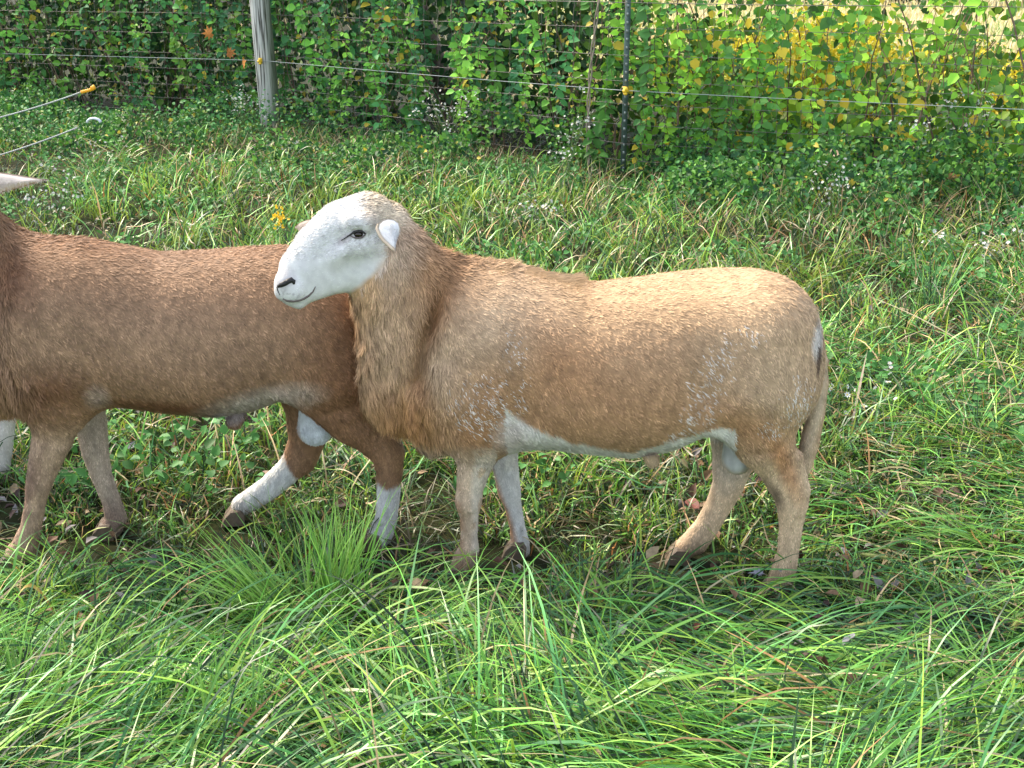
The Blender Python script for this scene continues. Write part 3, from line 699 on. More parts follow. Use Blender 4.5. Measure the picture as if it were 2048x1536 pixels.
    def style(u, v, P, nn):
        m = len(u)
        D = np.tile([.6, 0, -.75], (m, 1)); L = np.full(m, .0125); lift = np.full(m, .30); w = np.full(m, .0021)
        def setr(mask, d, l, li, ww):
            nonlocal L, lift, w
            for c in range(3): D[:, c] = D[:, c]*(1-mask)+d[c]*mask
            L = L*(1-mask)+l*mask; lift = lift*(1-mask)+li*mask; w = w*(1-mask)+ww*mask
        setr(np.clip((560-v)/50, 0, 1)*(u > 60), (.9, 0, -.2), .013, .32, .0020)
        setr(blob(u, v, 130, 480, 150, 28, 3, .4), (.8, -.1, .1), .022, .6, .0019)
        setr(np.clip((40-u)/50, 0, 1), (.2, -.1, -.95), .028, .4, .0022)
        setr(blob(u, v, 0, 790, 70, 50, 0, .4), (.15, 0, -1), .045, .4, .0024)
        setr(np.clip((v-850)/50, 0, 1), (0, 0, -1), .009, .3, .0018)
        scr = blob(u, v, 632, 850, 36, 58, 0, .1)*(np.abs(P[:, 1]) < .055)*(v > 795); setr(scr*1.0, (0, 0, -1), .005, .2, .0015)
        return D, L, lift, w
    def dens(u, v, P):
        d = np.ones(len(u)); d += 1.0*(v > 850); d *= np.where(P[:, 1] > .06, .5, 1.0); d *= np.where(u < -60, .3, 1)
        return d
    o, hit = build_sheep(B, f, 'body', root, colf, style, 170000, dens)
    wc = np.array([.78, .64, .54]); ec = np.array([.42, .27, .17])
    out = [(-60, 366), (-40, 346), (-10, 343), (20, 347), (50, 352), (80, 357), (99, 358), (80, 364), (50, 373), (20, 381), (-10, 388), (-40, 392)]
    ear_mesh(B, out, root, lambda a, b: -.09, -.012, .012, (wc, ec), center=(0, 366))
    for (a, b, n) in ((26, 1120, -.09), (214, 1070, .06), (745, 1094, -.10), (472, 1020, .08)): hoof(root, B, a, b, n)
brown_ram()

# ------------------------------------------------------------------ a third sheep mostly outside the frame; one foreleg shows at the left edge
def third_sheep():
    G = Sheep(-1.9, 3.28, math.radians(4))
    root = empty('sheep', G.O, 'sheep at the left edge showing only one pale leg and dark hoof', 'sheep', rz=G.th)
    f = Field((-.75, -.26, -.01), (.62, .26, .92), .009)
    f.torso([(-.42, .56, .38, .08, 0), (-.34, .63, .33, .13, 0), (-.2, .66, .30, .17, 0), (0, .66, .28, .19, 0), (.2, .66, .31, .18, 0), (.36, .63, .36, .14, 0), (.43, .57, .43, .07, 0)], 0)
    f.stroke([(-.36, 0, .55, .11, .08), (-.45, 0, .68, .08, .065), (-.50, 0, .78, .065, .055)], .05)
    f.stroke([(-.50, 0, .80, .065, .055), (-.58, 0, .77, .05, .042), (-.66, 0, .71, .033, .03)], .03)
    fx = G.loc(4, 900, -.08)[0]
    for (x, n) in ((-.26, -.08), (-.22, .08), (.36, .09), (fx, -.08)):
        hx = min(max(x, -.3), .34)
        f.stroke([(hx, n, .42, .08, .06), (x-.02 if x > 0 else x, n, .30, .045, .04), (x+(.03 if x > 0 else 0), n, .22, .026, .026), (x+(.01 if x > 0 else 0), n, .10, .018, .018), (x-.01, n, .045, .024, .024)], .03)
    def colf(u, v, P, nn, rnd):
        c = np.tile(np.array([.30, .15, .08]), (len(u), 1)); return mixc(c, np.clip((.28-P[:, 2])/.05, 0, 1), np.array([.62, .60, .55]))*(.85+.3*noise(P, 60, 4))[:, None]
    def style(u, v, P, nn): m = len(u); return np.tile([.3, 0, -.9], (m, 1)), np.full(m, .010), np.full(m, .35), np.full(m, .003)
    build_sheep(G, f, 'body', root, colf, style, 30000, lambda u, v, P: np.ones(len(u)))
    for x, n in ((-.26, -.08), (-.22, .08), (.36, .09), (fx, -.08)):
        a = mesh_np('hoof', *hoof_local(x-.01, n), None, M_hoof, root, smooth=False)
    ears = []
    for sg in (-1, 1):
        V, Q = ellipsoid((-.50, sg*.085, .80), (.02, .055, .012)); mesh_np('ear', V, Q, np.tile([.6, .5, .42], (len(V), 1)), M_coat, root)
def hoof_local(x, n):
    parts = []
    for sgn in (-1, 1):
        V, Q = ellipsoid((x-.008, n+sgn*.013, .016), (.030, .013, .020)); V[:, 2] = np.maximum(V[:, 2], 0); parts.append((V, Q))
    V, F_, _ = merge(parts); return V, F_
third_sheep()

# ------------------------------------------------------------------ grass
def blades(root, head, L, th0, th1, width, c0, c1, nseg=5, roll=None, zmin=None, clear=False):
    if clear:
        ok = cleared(root); zmin = zmin[ok] if isinstance(zmin, np.ndarray) else zmin; root, head, L, th0, th1, width, c0, c1 = [q[ok] for q in (root, head, L, th0, th1, width, c0, c1)]
    N = len(L); t = np.linspace(0, 1, nseg+1)
    th = th0[:, None]+(th1-th0)[:, None]*t[None]**1.3
    ds = (L/nseg)[:, None]
    hx = np.concatenate([np.zeros((N, 1)), np.cumsum(np.sin(th[:, :-1])*ds, 1)], 1); hz = np.concatenate([np.zeros((N, 1)), np.cumsum(np.cos(th[:, :-1])*ds, 1)], 1)
    wob = rng.normal(0, .10, N)[:, None]*t[None]**2*L[:, None]
    ch, shh = np.cos(head)[:, None], np.sin(head)[:, None]
    X = root[:, :1]+hx*ch-wob*shh; Y = root[:, 1:2]+hx*shh+wob*ch; Z = root[:, 2:3]+hz
    zm = (root[:, 2]+(rng.random(N)*.045+.004 if zmin is None else zmin))[:, None]*np.ones_like(Z)
    Z = np.where(t[None] > .15, np.maximum(Z, np.minimum(zm, Z.max(1, keepdims=True))), Z)
    P = np.stack([X, Y, Z], 2)
    if roll is None: roll = rng.normal(0, .7, N)
    side = np.stack([-np.sin(head)*np.cos(roll), np.cos(head)*np.cos(roll), np.sin(roll)], 1)
    wp = np.minimum(1, (1-t)*2.2)**.8*(.65+.35*np.minimum(1, t*5)); wp[-1] = .04
    S_ = side[:, None]*(width*.5)[:, None, None]*wp[None, :, None]
    V = np.stack([P-S_, P+S_], 2).reshape(-1, 3)
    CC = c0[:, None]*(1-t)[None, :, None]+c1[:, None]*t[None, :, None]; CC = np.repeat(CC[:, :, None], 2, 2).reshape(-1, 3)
    base = (np.arange(N)*(nseg+1)*2)[:, None]+(np.arange(nseg)*2)[None]
    b = base.ravel(); Q = np.stack([b, b+1, b+3, b+2], 1)
    return V, Q, CC

CLEAR = []   # trodden or open spots: (x, y, half width, depth towards the camera, share of blades missing)
for S_, px, py, n in ((T, 925, 1148, -.09), (T, 1036, 1112, .06), (T, 1560, 1182, -.09), (T, 1372, 1108, .07), (B, 34, 1130, -.09), (B, 222, 1085, .06), (B, 752, 1105, -.10), (B, 478, 1032, .08)):
    x, z, _ = S_.loc(px, py, n); w = S_.tow(np.array([[x, n, 0]]))[0]; CLEAR.append((w[0], w[1], .09, .30, .88))
LEAFPOS = [(1275, 1110), (1518, 1150), (1385, 1008), (1966, 1140), (1632, 1234), (1388, 1254), (1280, 1284), (1698, 1278), (683, 1008), (865, 1104), (262, 892), (558, 1332), (930, 1320), (70, 1312), (100, 1082), (530, 948), (505, 838), (1502, 408), (1432, 428), (1900, 690), (1868, 745), (1935, 750), (1775, 542), (2025, 400), (735, 345), (845, 945), (430, 318), (300, 345)]
for px, py in LEAFPOS:
    g = ground(px, py, .04); CLEAR.append((g[0], g[1]+.02, .04, .13, .92))
def cleared(root):
    ok = np.ones(len(root), bool)
    for x, y, w, d, sh in CLEAR:
        m = (np.abs(root[:, 0]-x) < w) & (root[:, 1] < y+.04) & (root[:, 1] > y-d); ok &= ~(m & (rng.random(len(root)) < sh))
    return ok
GREENS = np.array([[.10, .29, .04], [.15, .40, .06], [.035, .12, .03], [.26, .48, .08], [.02, .06, .018], [.15, .40, .12], [.016, .045, .014], [.24, .40, .05], [.05, .17, .05]])  # darkest greens stand in for self-shadow between the blades
DRY = np.array([[.50, .42, .22], [.42, .32, .16], [.34, .27, .16], [.56, .48, .28], [.36, .20, .08]])
def pick(N, dryp, extra=0, yellow=0.0):
    c = GREENS[rng.integers(0, len(GREENS), N)]*rng.uniform(.65, 1.35, N)[:, None]
    dm = rng.random(N) < dryp; c[dm] = DRY[rng.integers(0, len(DRY), dm.sum())]*rng.uniform(.7, 1.2, dm.sum())[:, None]
    ym = rng.random(N) < yellow; c[ym] = np.array([.30, .38, .05])*rng.uniform(.8, 1.3, ym.sum())[:, None]
    return c
def clumpy(N, ylo, yhi, csize, xspan=.58):
    K = max(8, N//14)
    Y = ylo*(yhi/ylo)**rng.random(K); X = (rng.random(K)*2-1)*(xspan*Y+.25)
    hd = noise(np.stack([X, Y, 0*X], 1), 1.3, 31)*2*math.pi*1.6+rng.normal(0, .7, K)
    idx = rng.integers(0, K, N); off = rng.normal(0, 1, (N, 2))*csize
    root = np.stack([X[idx]+off[:, 0], Y[idx]+off[:, 1]], 1)
    root = np.concatenate([root, ground_z(root[:, 0], root[:, 1])[:, None]], 1)
    return root, hd[idx], idx, K
out = []
# dead thatch and short undergrowth close to the soil, darkened to paint shaded gaps
N = 46000; root, hd, idx, K = clumpy(N, 1.45, 12.5, .06)
L = rng.uniform(.05, .16, N); far = root[:, 1]
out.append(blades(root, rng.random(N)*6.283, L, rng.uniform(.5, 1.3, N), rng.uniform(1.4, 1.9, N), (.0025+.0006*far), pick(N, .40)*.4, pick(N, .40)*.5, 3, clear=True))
# short pasture grass, everywhere behind the first long tufts
N = 92000; root, hd, idx, K = clumpy(N, 2.3, 11.8, .035)
gap = (noise(root, 4.5, 38)*.6+noise(root, 1.9, 40)*.4) > .36+.06*np.clip(1-np.abs(root[:, 1]-2.95)/.6, 0, 1); gap &= (fence_y(root[:, 0])-root[:, 1] > np.interp(root[:, 0], [-3, 0, 2.5], [2.3, 1.2, 1.0])+1.2*(noise(root, 1.1, 42)-.3)) | (rng.random(N) < .25); root = root[gap]; N = len(root); far = root[:, 1]; L = rng.uniform(.035, .095, N)*(1+.5*noise(root, 1.2, 33))*(1+.25*np.clip((far-3.4)/1.5, 0, 1))*(1-.40*np.clip(1-np.abs(far-2.95)/.55, 0, 1))*rng.choice([1, 1, 1, 1.9], N); tone = noise(root, .9, 34); tone2 = .5*noise(root, 3.2, 35)+.5*noise(root, 1.3, 39)
band = np.clip(1-np.abs(far-5.2)/1.6, 0, 1)
yel = noise(root, 1.6, 36) > .62
c = pick(N, .10)*np.array([1.25, 1.0, .9])*np.clip(.15+1.7*tone2, .3, 1.5)[:, None]; c = np.where((yel & (rng.random(N) < .5))[:, None], np.array([.27, .37, .055])*rng.uniform(.7, 1.2, N)[:, None], c)
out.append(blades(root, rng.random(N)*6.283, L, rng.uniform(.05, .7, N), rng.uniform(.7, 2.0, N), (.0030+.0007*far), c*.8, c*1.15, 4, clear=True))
# long lying grass in the foreground and on the right
N = 9000; root, hd, idx, K = clumpy(N, 3.1, 9.5, .07); c = pick(N, .30)*(.6+.8*rng.random(K))[idx][:, None]
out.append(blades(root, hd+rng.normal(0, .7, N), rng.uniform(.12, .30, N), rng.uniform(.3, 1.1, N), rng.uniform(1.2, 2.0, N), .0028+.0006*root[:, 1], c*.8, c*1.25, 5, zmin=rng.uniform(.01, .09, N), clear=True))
N = 40000; root, hd, idx, K = clumpy(N, 1.35, 2.52, .055, .62)
kx = noise(np.concatenate([root[:, :2], root[:, :1]*0], 1), 1.6, 37); hd = np.where(rng.random(K) < .5, 0, math.pi)[idx]+(kx-.5)*3.0
near = np.clip((2.5-root[:, 1])/.5, 0, 1)
L = rng.uniform(.18, .50, N)*(.55+.45*near); lay = (rng.random(K) < .92)[idx]; th0 = np.where(lay, rng.uniform(.85, 1.45, N), np.abs(rng.normal(.4, .3, N)))+.3*(1-near); th1 = rng.uniform(1.45, 2.1, N)
hd2 = hd+rng.normal(0, .40, N); ct = (.65+.7*rng.random(K))[idx][:, None]
c = pick(N, .06)*ct
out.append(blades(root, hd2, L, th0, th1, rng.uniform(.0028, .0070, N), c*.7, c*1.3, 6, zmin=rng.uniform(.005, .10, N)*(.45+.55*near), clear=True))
N = 9000; Yr = rng.uniform(2.4, 4.6, N); Xr = rng.uniform(.85, 2.8, N)*np.clip(Yr/3, .9, 1.5)
root = np.stack([Xr, Yr, ground_z(Xr, Yr)], 1); hd = noise(root, 1.1, 41)*3+rng.normal(0, .5, N)+2.4
c = pick(N, .16); out.append(blades(root, hd, rng.uniform(.12, .32, N), rng.uniform(.7, 1.3, N), rng.uniform(1.4, 2.0, N), rng.uniform(.003, .006, N), c*.75, c*1.25, 6, zmin=rng.uniform(.005, .07, N), clear=True))
# standing tufts in the foreground: (photo px, py of the base, count, height, lean, spread)
def tuft(px, py, n, hgt, lean_dir, lean, spread, cols, wid=(.003, .006), droop=.8, size=.035):
    g = ground(px, py); root = np.tile(g, (n, 1)); root[:, :2] += rng.normal(0, size, (n, 2))
    hd = lean_dir+rng.normal(0, spread, n); c = cols[rng.integers(0, len(cols), n)]*rng.uniform(.8, 1.25, n)[:, None]
    th0 = np.abs(rng.normal(lean, .15, n)); L = hgt*rng.uniform(.55, 1.1, n)
    out.append(blades(root, hd, L, th0, th0+rng.uniform(.1, droop, n), rng.uniform(*wid, n), c*.75, c*1.25, 7, zmin=.002))
BR = np.array([[.15, .34, .05], [.20, .40, .07], [.11, .27, .05], [.24, .42, .09]])
tuft(655, 1290, 70, .36, 1.4, .10, 1.2, BR, size=.028)
tuft(690, 1270, 65, .36, 1.6, .08, 1.5, BR, size=.028)
tuft(620, 1310, 80, .40, 2.9, .65, .35, BR, size=.02)
tuft(560, 1290, 40, .25, 2.9, .5, .5, BR)
tuft(760, 1330, 60, .34, .2, .9, .5, BR, droop=1.0)
tuft(250, 1420, 60, .22, 1.8, .3, 1.2, BR)
tuft(60, 1490, 70, .30, 1.8, .25, 1.0, BR)
tuft(350, 1520, 40, .24, 1.5, .25, 1.2, BR)
tuft(480, 1560, 50, .3, 1.8, .3, 1.0, BR)
tuft(930, 1520, 34, .30, 1.2, .45, 1.2, BR)
tuft(820, 1560, 34, .30, 2.4, .7, .8, BR)
tuft(1010, 1570, 34, .40, .4, .95, .4, BR, wid=(.003, .006))
tuft(1250, 1560, 30, .26, 1.0, .8, 1.0, BR)
tuft(1500, 1570, 50, .28, 2.2, .6, 1.0, BR)
tuft(1800, 1540, 70, .30, 2.8, .8, .7, BR)
tuft(2020, 1480, 70, .32, 2.9, .8, .6, BR)
tuft(2000, 1120, 80, .30, 3.3, 1.0, .3, BR)
tuft(150, 1180, 60, .30, 3.4, 1.0, .5, BR)
tuft(1750, 1010, 50, .30, 3.0, 1.1, .6, BR)
tuft(1950, 900, 60, .28, 2.4, .8, .8, GREENS*1.2)
tuft(1640, 700, 40, .26, 1.0, .6, 1.2, GREENS*1.2)
tuft(1860, 640, 40, .35, 1.2, .4, 1.0, GREENS*1.2)
def arc(p0, z0, p1, z1, rise, w, col, n=10):
    """a single long blade from one ground point to another, rising between them"""
    a, b = ground(*p0, z=z0), ground(*p1, z=z1); t = np.linspace(0, 1, n); P = a+(b-a)*t[:, None]; P[:, 2] += rise*4*t*(1-t)
    d = b-a; s = np.cross(d, [0, -.5, 1.]); s /= np.linalg.norm(s); wp = np.minimum(1, (1-t)*2.5)*(.6+.4*np.minimum(1, t*6)); wp[-1] = .05
    S_ = s*(w*.5)*wp[:, None]; V = np.stack([P-S_, P+S_], 1).reshape(-1, 3); i = np.arange(n-1)*2
    out.append((V, np.stack([i, i+1, i+3, i+2], 1), np.tile(np.array(col), (2*n, 1))))
lg = (.26, .46, .08); mg = (.16, .36, .07); bg = (.14, .32, .12)
arc((930, 1530), .02, (1505, 1342), .16, .05, .010, lg); arc((960, 1540), .02, (1480, 1345), .12, .06, .007, mg)
arc((1000, 1500), .02, (1510, 1195), .18, .05, .008, mg); arc((1040, 1470), .02, (1425, 1115), .2, .03, .006, bg)
arc((780, 1440), .02, (845, 1040), .28, .02, .006, bg); arc((785, 1460), .02, (800, 1180), .2, .02, .007, mg)
arc((620, 1330), .02, (860, 1480), .03, .10, .009, mg); arc((0, 1330), .03, (330, 1235), .08, .05, .006, bg)
arc((640, 1400), .02, (300, 1440), .05, .09, .006, bg); arc((560, 1420), .03, (1010, 1540), .03, .10, .007, mg)
arc((2048, 1400), .03, (1560, 1270), .05, .07, .006, mg); arc((2048, 1500), .03, (1640, 1350), .06, .06, .006, bg)
arc((1240, 1480), .02, (1220, 1300), .08, .05, .005, bg); arc((1340, 1520), .02, (1240, 1360), .10, .05, .006, mg)
arc((2040, 1050), .03, (1560, 1130), .03, .07, .006, mg); arc((1700, 880), .03, (1920, 640), .14, .02, .005, (.5, .44, .25))
arc((1980, 720), .03, (1730, 590), .22, .02, .006, (.52, .46, .27)); arc((1700, 870), .02, (1735, 700), .16, .01, .008, (.42, .34, .24))
arc((120, 1250), .03, (35, 1195), .14, .06, .011, (.62, .42, .12)); arc((1620, 1380), .02, (1950, 1340), .03, .04, .006, (.5, .30, .08))
arc((540, 1360), .02, (330, 1370), .08, .02, .004, (.5, .45, .3)); arc((960, 1440), .02, (640, 1500), .06, .05, .004, (.5, .44, .3))
for k in range(320):                                            # more long loose blades at random
    px, py = rng.uniform(-80, 2120), rng.uniform(1160, 1560); L_ = rng.uniform(150, 420); a = rng.normal(0, .55)+(math.pi if rng.random() < .5 else 0)
    arc((px, py), .02, (px+L_*math.cos(a), max(1130, py-abs(L_*math.sin(a))*.5)), rng.uniform(.03, .12), rng.uniform(.02, .07), rng.uniform(.003, .007), GREENS[rng.choice([0, 1, 3, 5, 7, 8])]*rng.uniform(.8, 1.25))
for k in range(100):                                             # straw in the grass
    px, py = rng.uniform(0, 2048), rng.uniform(440, 1500); L_ = rng.uniform(40, 160)*(.4+py/1500); a = rng.uniform(0, 6.28)
    arc((px, py), .03, (px+L_*math.cos(a), max(400, py+L_*math.sin(a)*.4)), .05, .02, rng.uniform(.002, .004), DRY[rng.integers(0, 4)])
V, F_, CC = merge([(v, q, c) for v, q, c in out])
tag(mesh_np('grass', V, F_, CC, M_grass), 'thick green pasture grass with lying blades and straw', 'grass', kind='stuff')

# ------------------------------------------------------------------ leaves
def leafset(P, D, Nn, size, width, cols, fold=.15):
    """many pointed oval leaves: base P, direction D, face normal Nn, each 8 verts"""
    n = len(P); D = D/np.linalg.norm(D, axis=1, keepdims=True); S_ = np.cross(D, Nn); S_ /= np.linalg.norm(S_, axis=1, keepdims=True)+1e-9; N2 = np.cross(S_, D)
    sz = size[:, None]; w = width[:, None]
    def q(a, b, c): return P+D*sz*a+S_*w*b+N2*sz*c
    V = np.stack([q(0, 0, 0), q(.28, -.46, fold), q(.66, -.40, fold*.6), q(1, 0, -.12), q(.66, .40, fold*.6), q(.28, .46, fold), q(.45, 0, .0)], 1).reshape(-1, 3)
    i = (np.arange(n)*7)[:, None]
    F4 = np.concatenate([i+np.array([0, 1, 2, 6])[None], i+np.array([0, 6, 4, 5])[None]]); F3 = np.concatenate([i+np.array([6, 2, 3])[None], i+np.array([6, 3, 4])[None]])
    return V, [F4, F3], np.repeat(cols, 7, 0)
def rdir(n, base, sd):
    d = np.array(base)[None]+rng.normal(0, sd, (n, 3)); return d/np.linalg.norm(d, axis=1, keepdims=True)

# low weeds and clover-like ground cover, thickest along the foot of the fence
def weeds():
    parts = []
    N = 40000; X = rng.uniform(-7, 6.5, N); fy = fence_y(X); Y = fy-np.abs(rng.normal(0, 1, N))*np.interp(X, [-3, 1, 3], [1.9, 1.3, 1.1])+.5
    p = np.stack([X, Y, ground_z(X, Y)], 1); keep = noise(p, 2.2, 51) > .40; p = p[keep]; n = len(p)
    d = np.clip(1-(fence_y(p[:, 0])-p[:, 1])/2.6, 0, 1)*(np.hypot(p[:, 0]-.75, (p[:, 1]-8.1)*.6) > .3)
    p[:, 2] += rng.random(n)*(.04+.42*d*np.clip(noise(p, 1.3, 52)*2-.6, 0, 1))
    c = np.array([[.06, .19, .055]])*rng.uniform(.5, 1.9, n)[:, None]; ye = rng.random(n) < .12; c[ye] = np.array([.20, .32, .05])
    s = rng.uniform(.02, .05, n); parts.append(leafset(p, rdir(n, (0, -.4, .1), .7), rdir(n, (0, -.3, 1), .35), s, s*.75, c))
    N = 60000; X = rng.uniform(-8, 6.5, N); dd = rng.random(N)**1.3*np.interp(X, [-3, -1, .5, 2, 5], [2.2, 2.0, 1.5, 1.3, 1.7]); Y = fence_y(X)-dd+.15
    hmax = .50*np.clip(noise(np.stack([X, Y, 0*X], 1), 1.5, 56)*2.0-.45, .08, 1)*np.interp(dd, [0, .8, 2], [1, .85, .3]); hmax *= np.where((np.abs(X-.75) < .25) | (np.abs(X+2.2) < .22), .35, 1)
    z = hmax*rng.random(N)**.7; p = np.stack([X, Y, z+.02], 1); p = p[noise(p, 5, 57) > .44]; n = len(p)
    c = np.array([[.05, .17, .035], [.09, .26, .04], [.03, .10, .035], [.14, .33, .05]])[rng.integers(0, 4, n)]*rng.uniform(.5, 1.3, n)[:, None]; ye = rng.random(n) < .02; c[ye] = np.array([.5, .42, .06])
    s = rng.uniform(.022, .052, n); parts.append(leafset(p, rdir(n, (0, -.5, -.1), .6), rdir(n, (0, -.6, .7), .4), s, s*rng.uniform(.5, .85, n), c))
    N = 30000; X = rng.uniform(-3.5, 4.5, N); Y = rng.uniform(3.0, 9.0, N); p = np.stack([X, Y, ground_z(X, Y)+.05], 1); keep = noise(p, 2.4, 53) > .60; p = p[keep]; n = len(p)
    p[:, 2] += rng.random(n)*.08; s = rng.uniform(.018, .042, n); c = np.array([[.07, .20, .05]])*rng.uniform(.7, 1.6, n)[:, None]
    parts.append(leafset(p, rdir(n, (0, -.2, .1), .7), rdir(n, (0, -.2, 1), .3), s, s*.8, c))
    n = 3800; Y = 2.3*(11/2.3)**rng.random(n); X = (rng.random(n)*2-1)*(.55*Y+.3); q = np.stack([X, Y, ground_z(X, Y)+rng.uniform(.02, .06, n)], 1); q = q[noise(q, 1.7, 54) > .45]; n = len(q)
    m = 2600; X = rng.uniform(-6, 5.5, m); Y = fence_y(X)-np.abs(rng.normal(.4, .6, m)); q = np.concatenate([q, np.stack([X, Y, ground_z(X, Y)+rng.uniform(.005, .05, m)], 1)]); n = len(q)
    V, F_, CC = merge(parts)
    m = 260; Y = rng.uniform(1.75, 2.6, m); X = (rng.random(m)*2-1)*.5*Y; q = np.concatenate([q, np.stack([X, Y, rng.uniform(.05, .10, m)], 1)]); n = len(q)
    s = rng.uniform(.018, .045, n); c = np.array([[.10, .05, .03], [.22, .13, .07], [.40, .30, .18], [.05, .025, .02], [.24, .22, .22]])[rng.integers(0, 5, n)]
    V2, F2, C2 = leafset(q, rdir(n, (0, 0, .05), .8), rdir(n, (0, -.2, 1), .35), s, s*.6, c, .2)
    tag(mesh_np('leaf_litter', V2, F2, C2, M_dry), 'small dead leaves scattered deep in the grass', 'leaf litter', kind='stuff')
    tag(mesh_np('ground_cover', V, F_, CC, M_leaf), 'low leafy weeds creeping along the foot of the fence', 'weeds', kind='stuff')
    # taller dry stems and grass under the fence
    N = 13000; X = rng.uniform(-7, 6.5, N); Y = fence_y(X)-np.abs(rng.normal(0, .95, N))+.12; root = np.stack([X, Y, ground_z(X, Y)], 1)
    c = pick(N, .45)*.8; return blades(root, rng.random(N)*6.28, rng.uniform(.07, .26, N)*(1+.5*(X > 1.5)), rng.uniform(.1, .9, N), rng.uniform(.5, 2.0, N), rng.uniform(.004, .008, N), c*.8, c*1.1, 5)
V, Q, CC = weeds(); tag(mesh_np('fence_line_grass', V, Q, CC, M_grass), 'taller half dry grass along the foot of the fence', 'grass', kind='stuff')

# ------------------------------------------------------------------ hedge of vines on and behind the fence
HEDGE = []
def right_open(px, z):   # how open the hedge is: 0 dense, 1 thin (towards the upper right)
    return np.clip((px-1180)/330, 0, 1)*np.clip((z-.40)/.45, 0, 1)
def hedge():
    parts = []; stems = []
    def px_of(x, y): return 1024+F*x/(y*CP+.45)
    GV = np.array([[.06, .19, .04], [.11, .28, .04], [.04, .13, .05], [.17, .36, .05], [.05, .17, .05]])
    # hanging shoots on the wire: strings of leaf pairs
    ns = 520; allp, alld, alls, allc = [], [], [], []
    for k in range(ns):
        x = rng.uniform(-8, 6.5); off = rng.uniform(-.06, .35)*(1 if rng.random() < .8 else 1.6); y = fence_y(x)+off
        if abs(x-.775) < .07 or abs(x+2.2) < .16: off = abs(off)+.12; y = fence_y(x)+off
        z0 = rng.uniform(.8, 1.8); ln = rng.uniform(.3, 1.25); m = int(ln/.035)
        t = np.linspace(0, 1, m); ph = rng.random(2)*6.28
        P = np.stack([x+np.cumsum(rng.normal(0, .010, m))+.05*np.sin(t*5+ph[0]), y+np.cumsum(rng.normal(0, .007, m)), z0-ln*t], 1); P = P[P[:, 2] > .04]
        if len(P) < 4: continue
        stems.append((*tube(P[::2] if len(P) > 8 else P, rng.uniform(.0015, .0035), 3), np.array([[.14, .10, .06], [.20, .12, .09], [.09, .10, .04]])[k % 3]))
        thin = rng.random(len(P)) < (.30+.7*noise(np.array([[x, z0, 0]]), .9, 64)[0]-.35*right_open(px_of(x, y), P[:, 2]))
        Pk = P[thin]; n = len(Pk)
        tint = GV[rng.integers(0, 5)]*rng.uniform(1.0, 2.1)  # front leaves tinted brighter in place of skylight
        if px_of(x, y) > 1150: tint = tint*np.array([1.5, 1.25, .8])
        for sg in (-1, 1):
            allp.append(Pk); dd = rdir(n, (sg*.8, -.35, -.35), .45); alld.append(dd); alls.append(rng.uniform(.035, .08, n)*rng.uniform(.65, 1.35)); allc.append(np.tile(tint, (n, 1))*rng.uniform(.7, 1.35, n)[:, None])
    P = np.concatenate(allp); D = np.concatenate(alld); s = np.concatenate(alls); c = np.concatenate(allc)
    yl = rng.random(len(P)) < .035; c[yl] = np.array([.55, .45, .05])
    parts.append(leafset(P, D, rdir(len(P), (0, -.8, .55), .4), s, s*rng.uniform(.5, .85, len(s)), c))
    # body of the hedge behind, leaf colours darkened to paint its shaded inside
    N = 120000; x = rng.uniform(-9, 7.5, N); dpt = rng.random(N)**1.1*2.2; y = fence_y(x)+.28+dpt; z = rng.random(N)*2.6
    px = px_of(x, y); op = right_open(px, z)
    p = np.stack([x, y, z], 1); dens = noise(p, 1.5, 61)*.55+noise(p, 4.2, 62)*.45
    top = 2.0+.6*noise(p*np.array([1, 1, 0]), 1.1, 63)
    keep = (z < top) & (rng.random(N) < np.clip((dens-.30)*3.2, 0, 1)*(1-.86*op)) & (z > .02)
    keep &= ~((rng.random(N) < .8) & (z < .30+.35*noise(p*np.array([1, 0, 0]), 1.7, 65)) & (dpt < 1.0))
    p = p[keep]; n = len(p); px = px[keep]
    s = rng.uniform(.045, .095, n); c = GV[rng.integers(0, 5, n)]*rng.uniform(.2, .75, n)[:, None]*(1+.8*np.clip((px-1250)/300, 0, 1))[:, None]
    rt = np.clip((px-1000)/500, 0, 1)[:, None]; c = c*(1-rt)+c*np.array([1.7, 1.3, .7])*rt
    yl = rng.random(n) < .03; c[yl] = np.array([.50, .42, .06])
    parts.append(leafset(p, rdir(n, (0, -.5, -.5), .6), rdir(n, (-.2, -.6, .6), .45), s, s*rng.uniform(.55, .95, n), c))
    # larger round leaves on the right
    n = 900; x = rng.uniform(.8, 6.5, n); y = fence_y(x)+rng.uniform(0, .7, n); z = rng.uniform(.1, 1.55, n); s = rng.uniform(.05, .085, n)
    c = np.array([[.17, .36, .045]])*rng.uniform(.7, 1.4, n)[:, None]; yl = rng.random(n) < .16; c[yl] = np.array([.68, .52, .05])*rng.uniform(.8, 1.1, yl.sum())[:, None]
    parts.append(leafset(np.stack([x, y, z], 1), rdir(n, (0, -.3, -.8), .4), rdir(n, (0, -.9, .4), .35), s, s*.95, c, .08))
    # woody canes, leaning and crossing
    for k in range(130):
        x = rng.uniform(-8, 7); y = fence_y(x)+rng.uniform(.15, 1.3); m = 9; t = np.linspace(0, 1, m); ln = rng.uniform(.8, 2.1); lean = rng.normal(0, .35)
        P = np.stack([x+lean*t*ln+np.cumsum(rng.normal(0, .02, m)), y+np.cumsum(rng.normal(0, .02, m)), t*ln], 1)
        stems.append((*tube(P, np.linspace(.009, .003, m)*rng.uniform(.5, 1.3), 5), np.array([.12, .085, .06])*rng.uniform(.6, 1.8)))
    root = empty('vine_hedge', (0, 10.6, 0), 'dense hedge of honeysuckle vines climbing over the wire fence', 'hedge')
    V, F_, CC = merge(parts); V = V-np.array([0, 10.6, 0]); mesh_np('foliage', V, F_, CC, M_leaf, root)
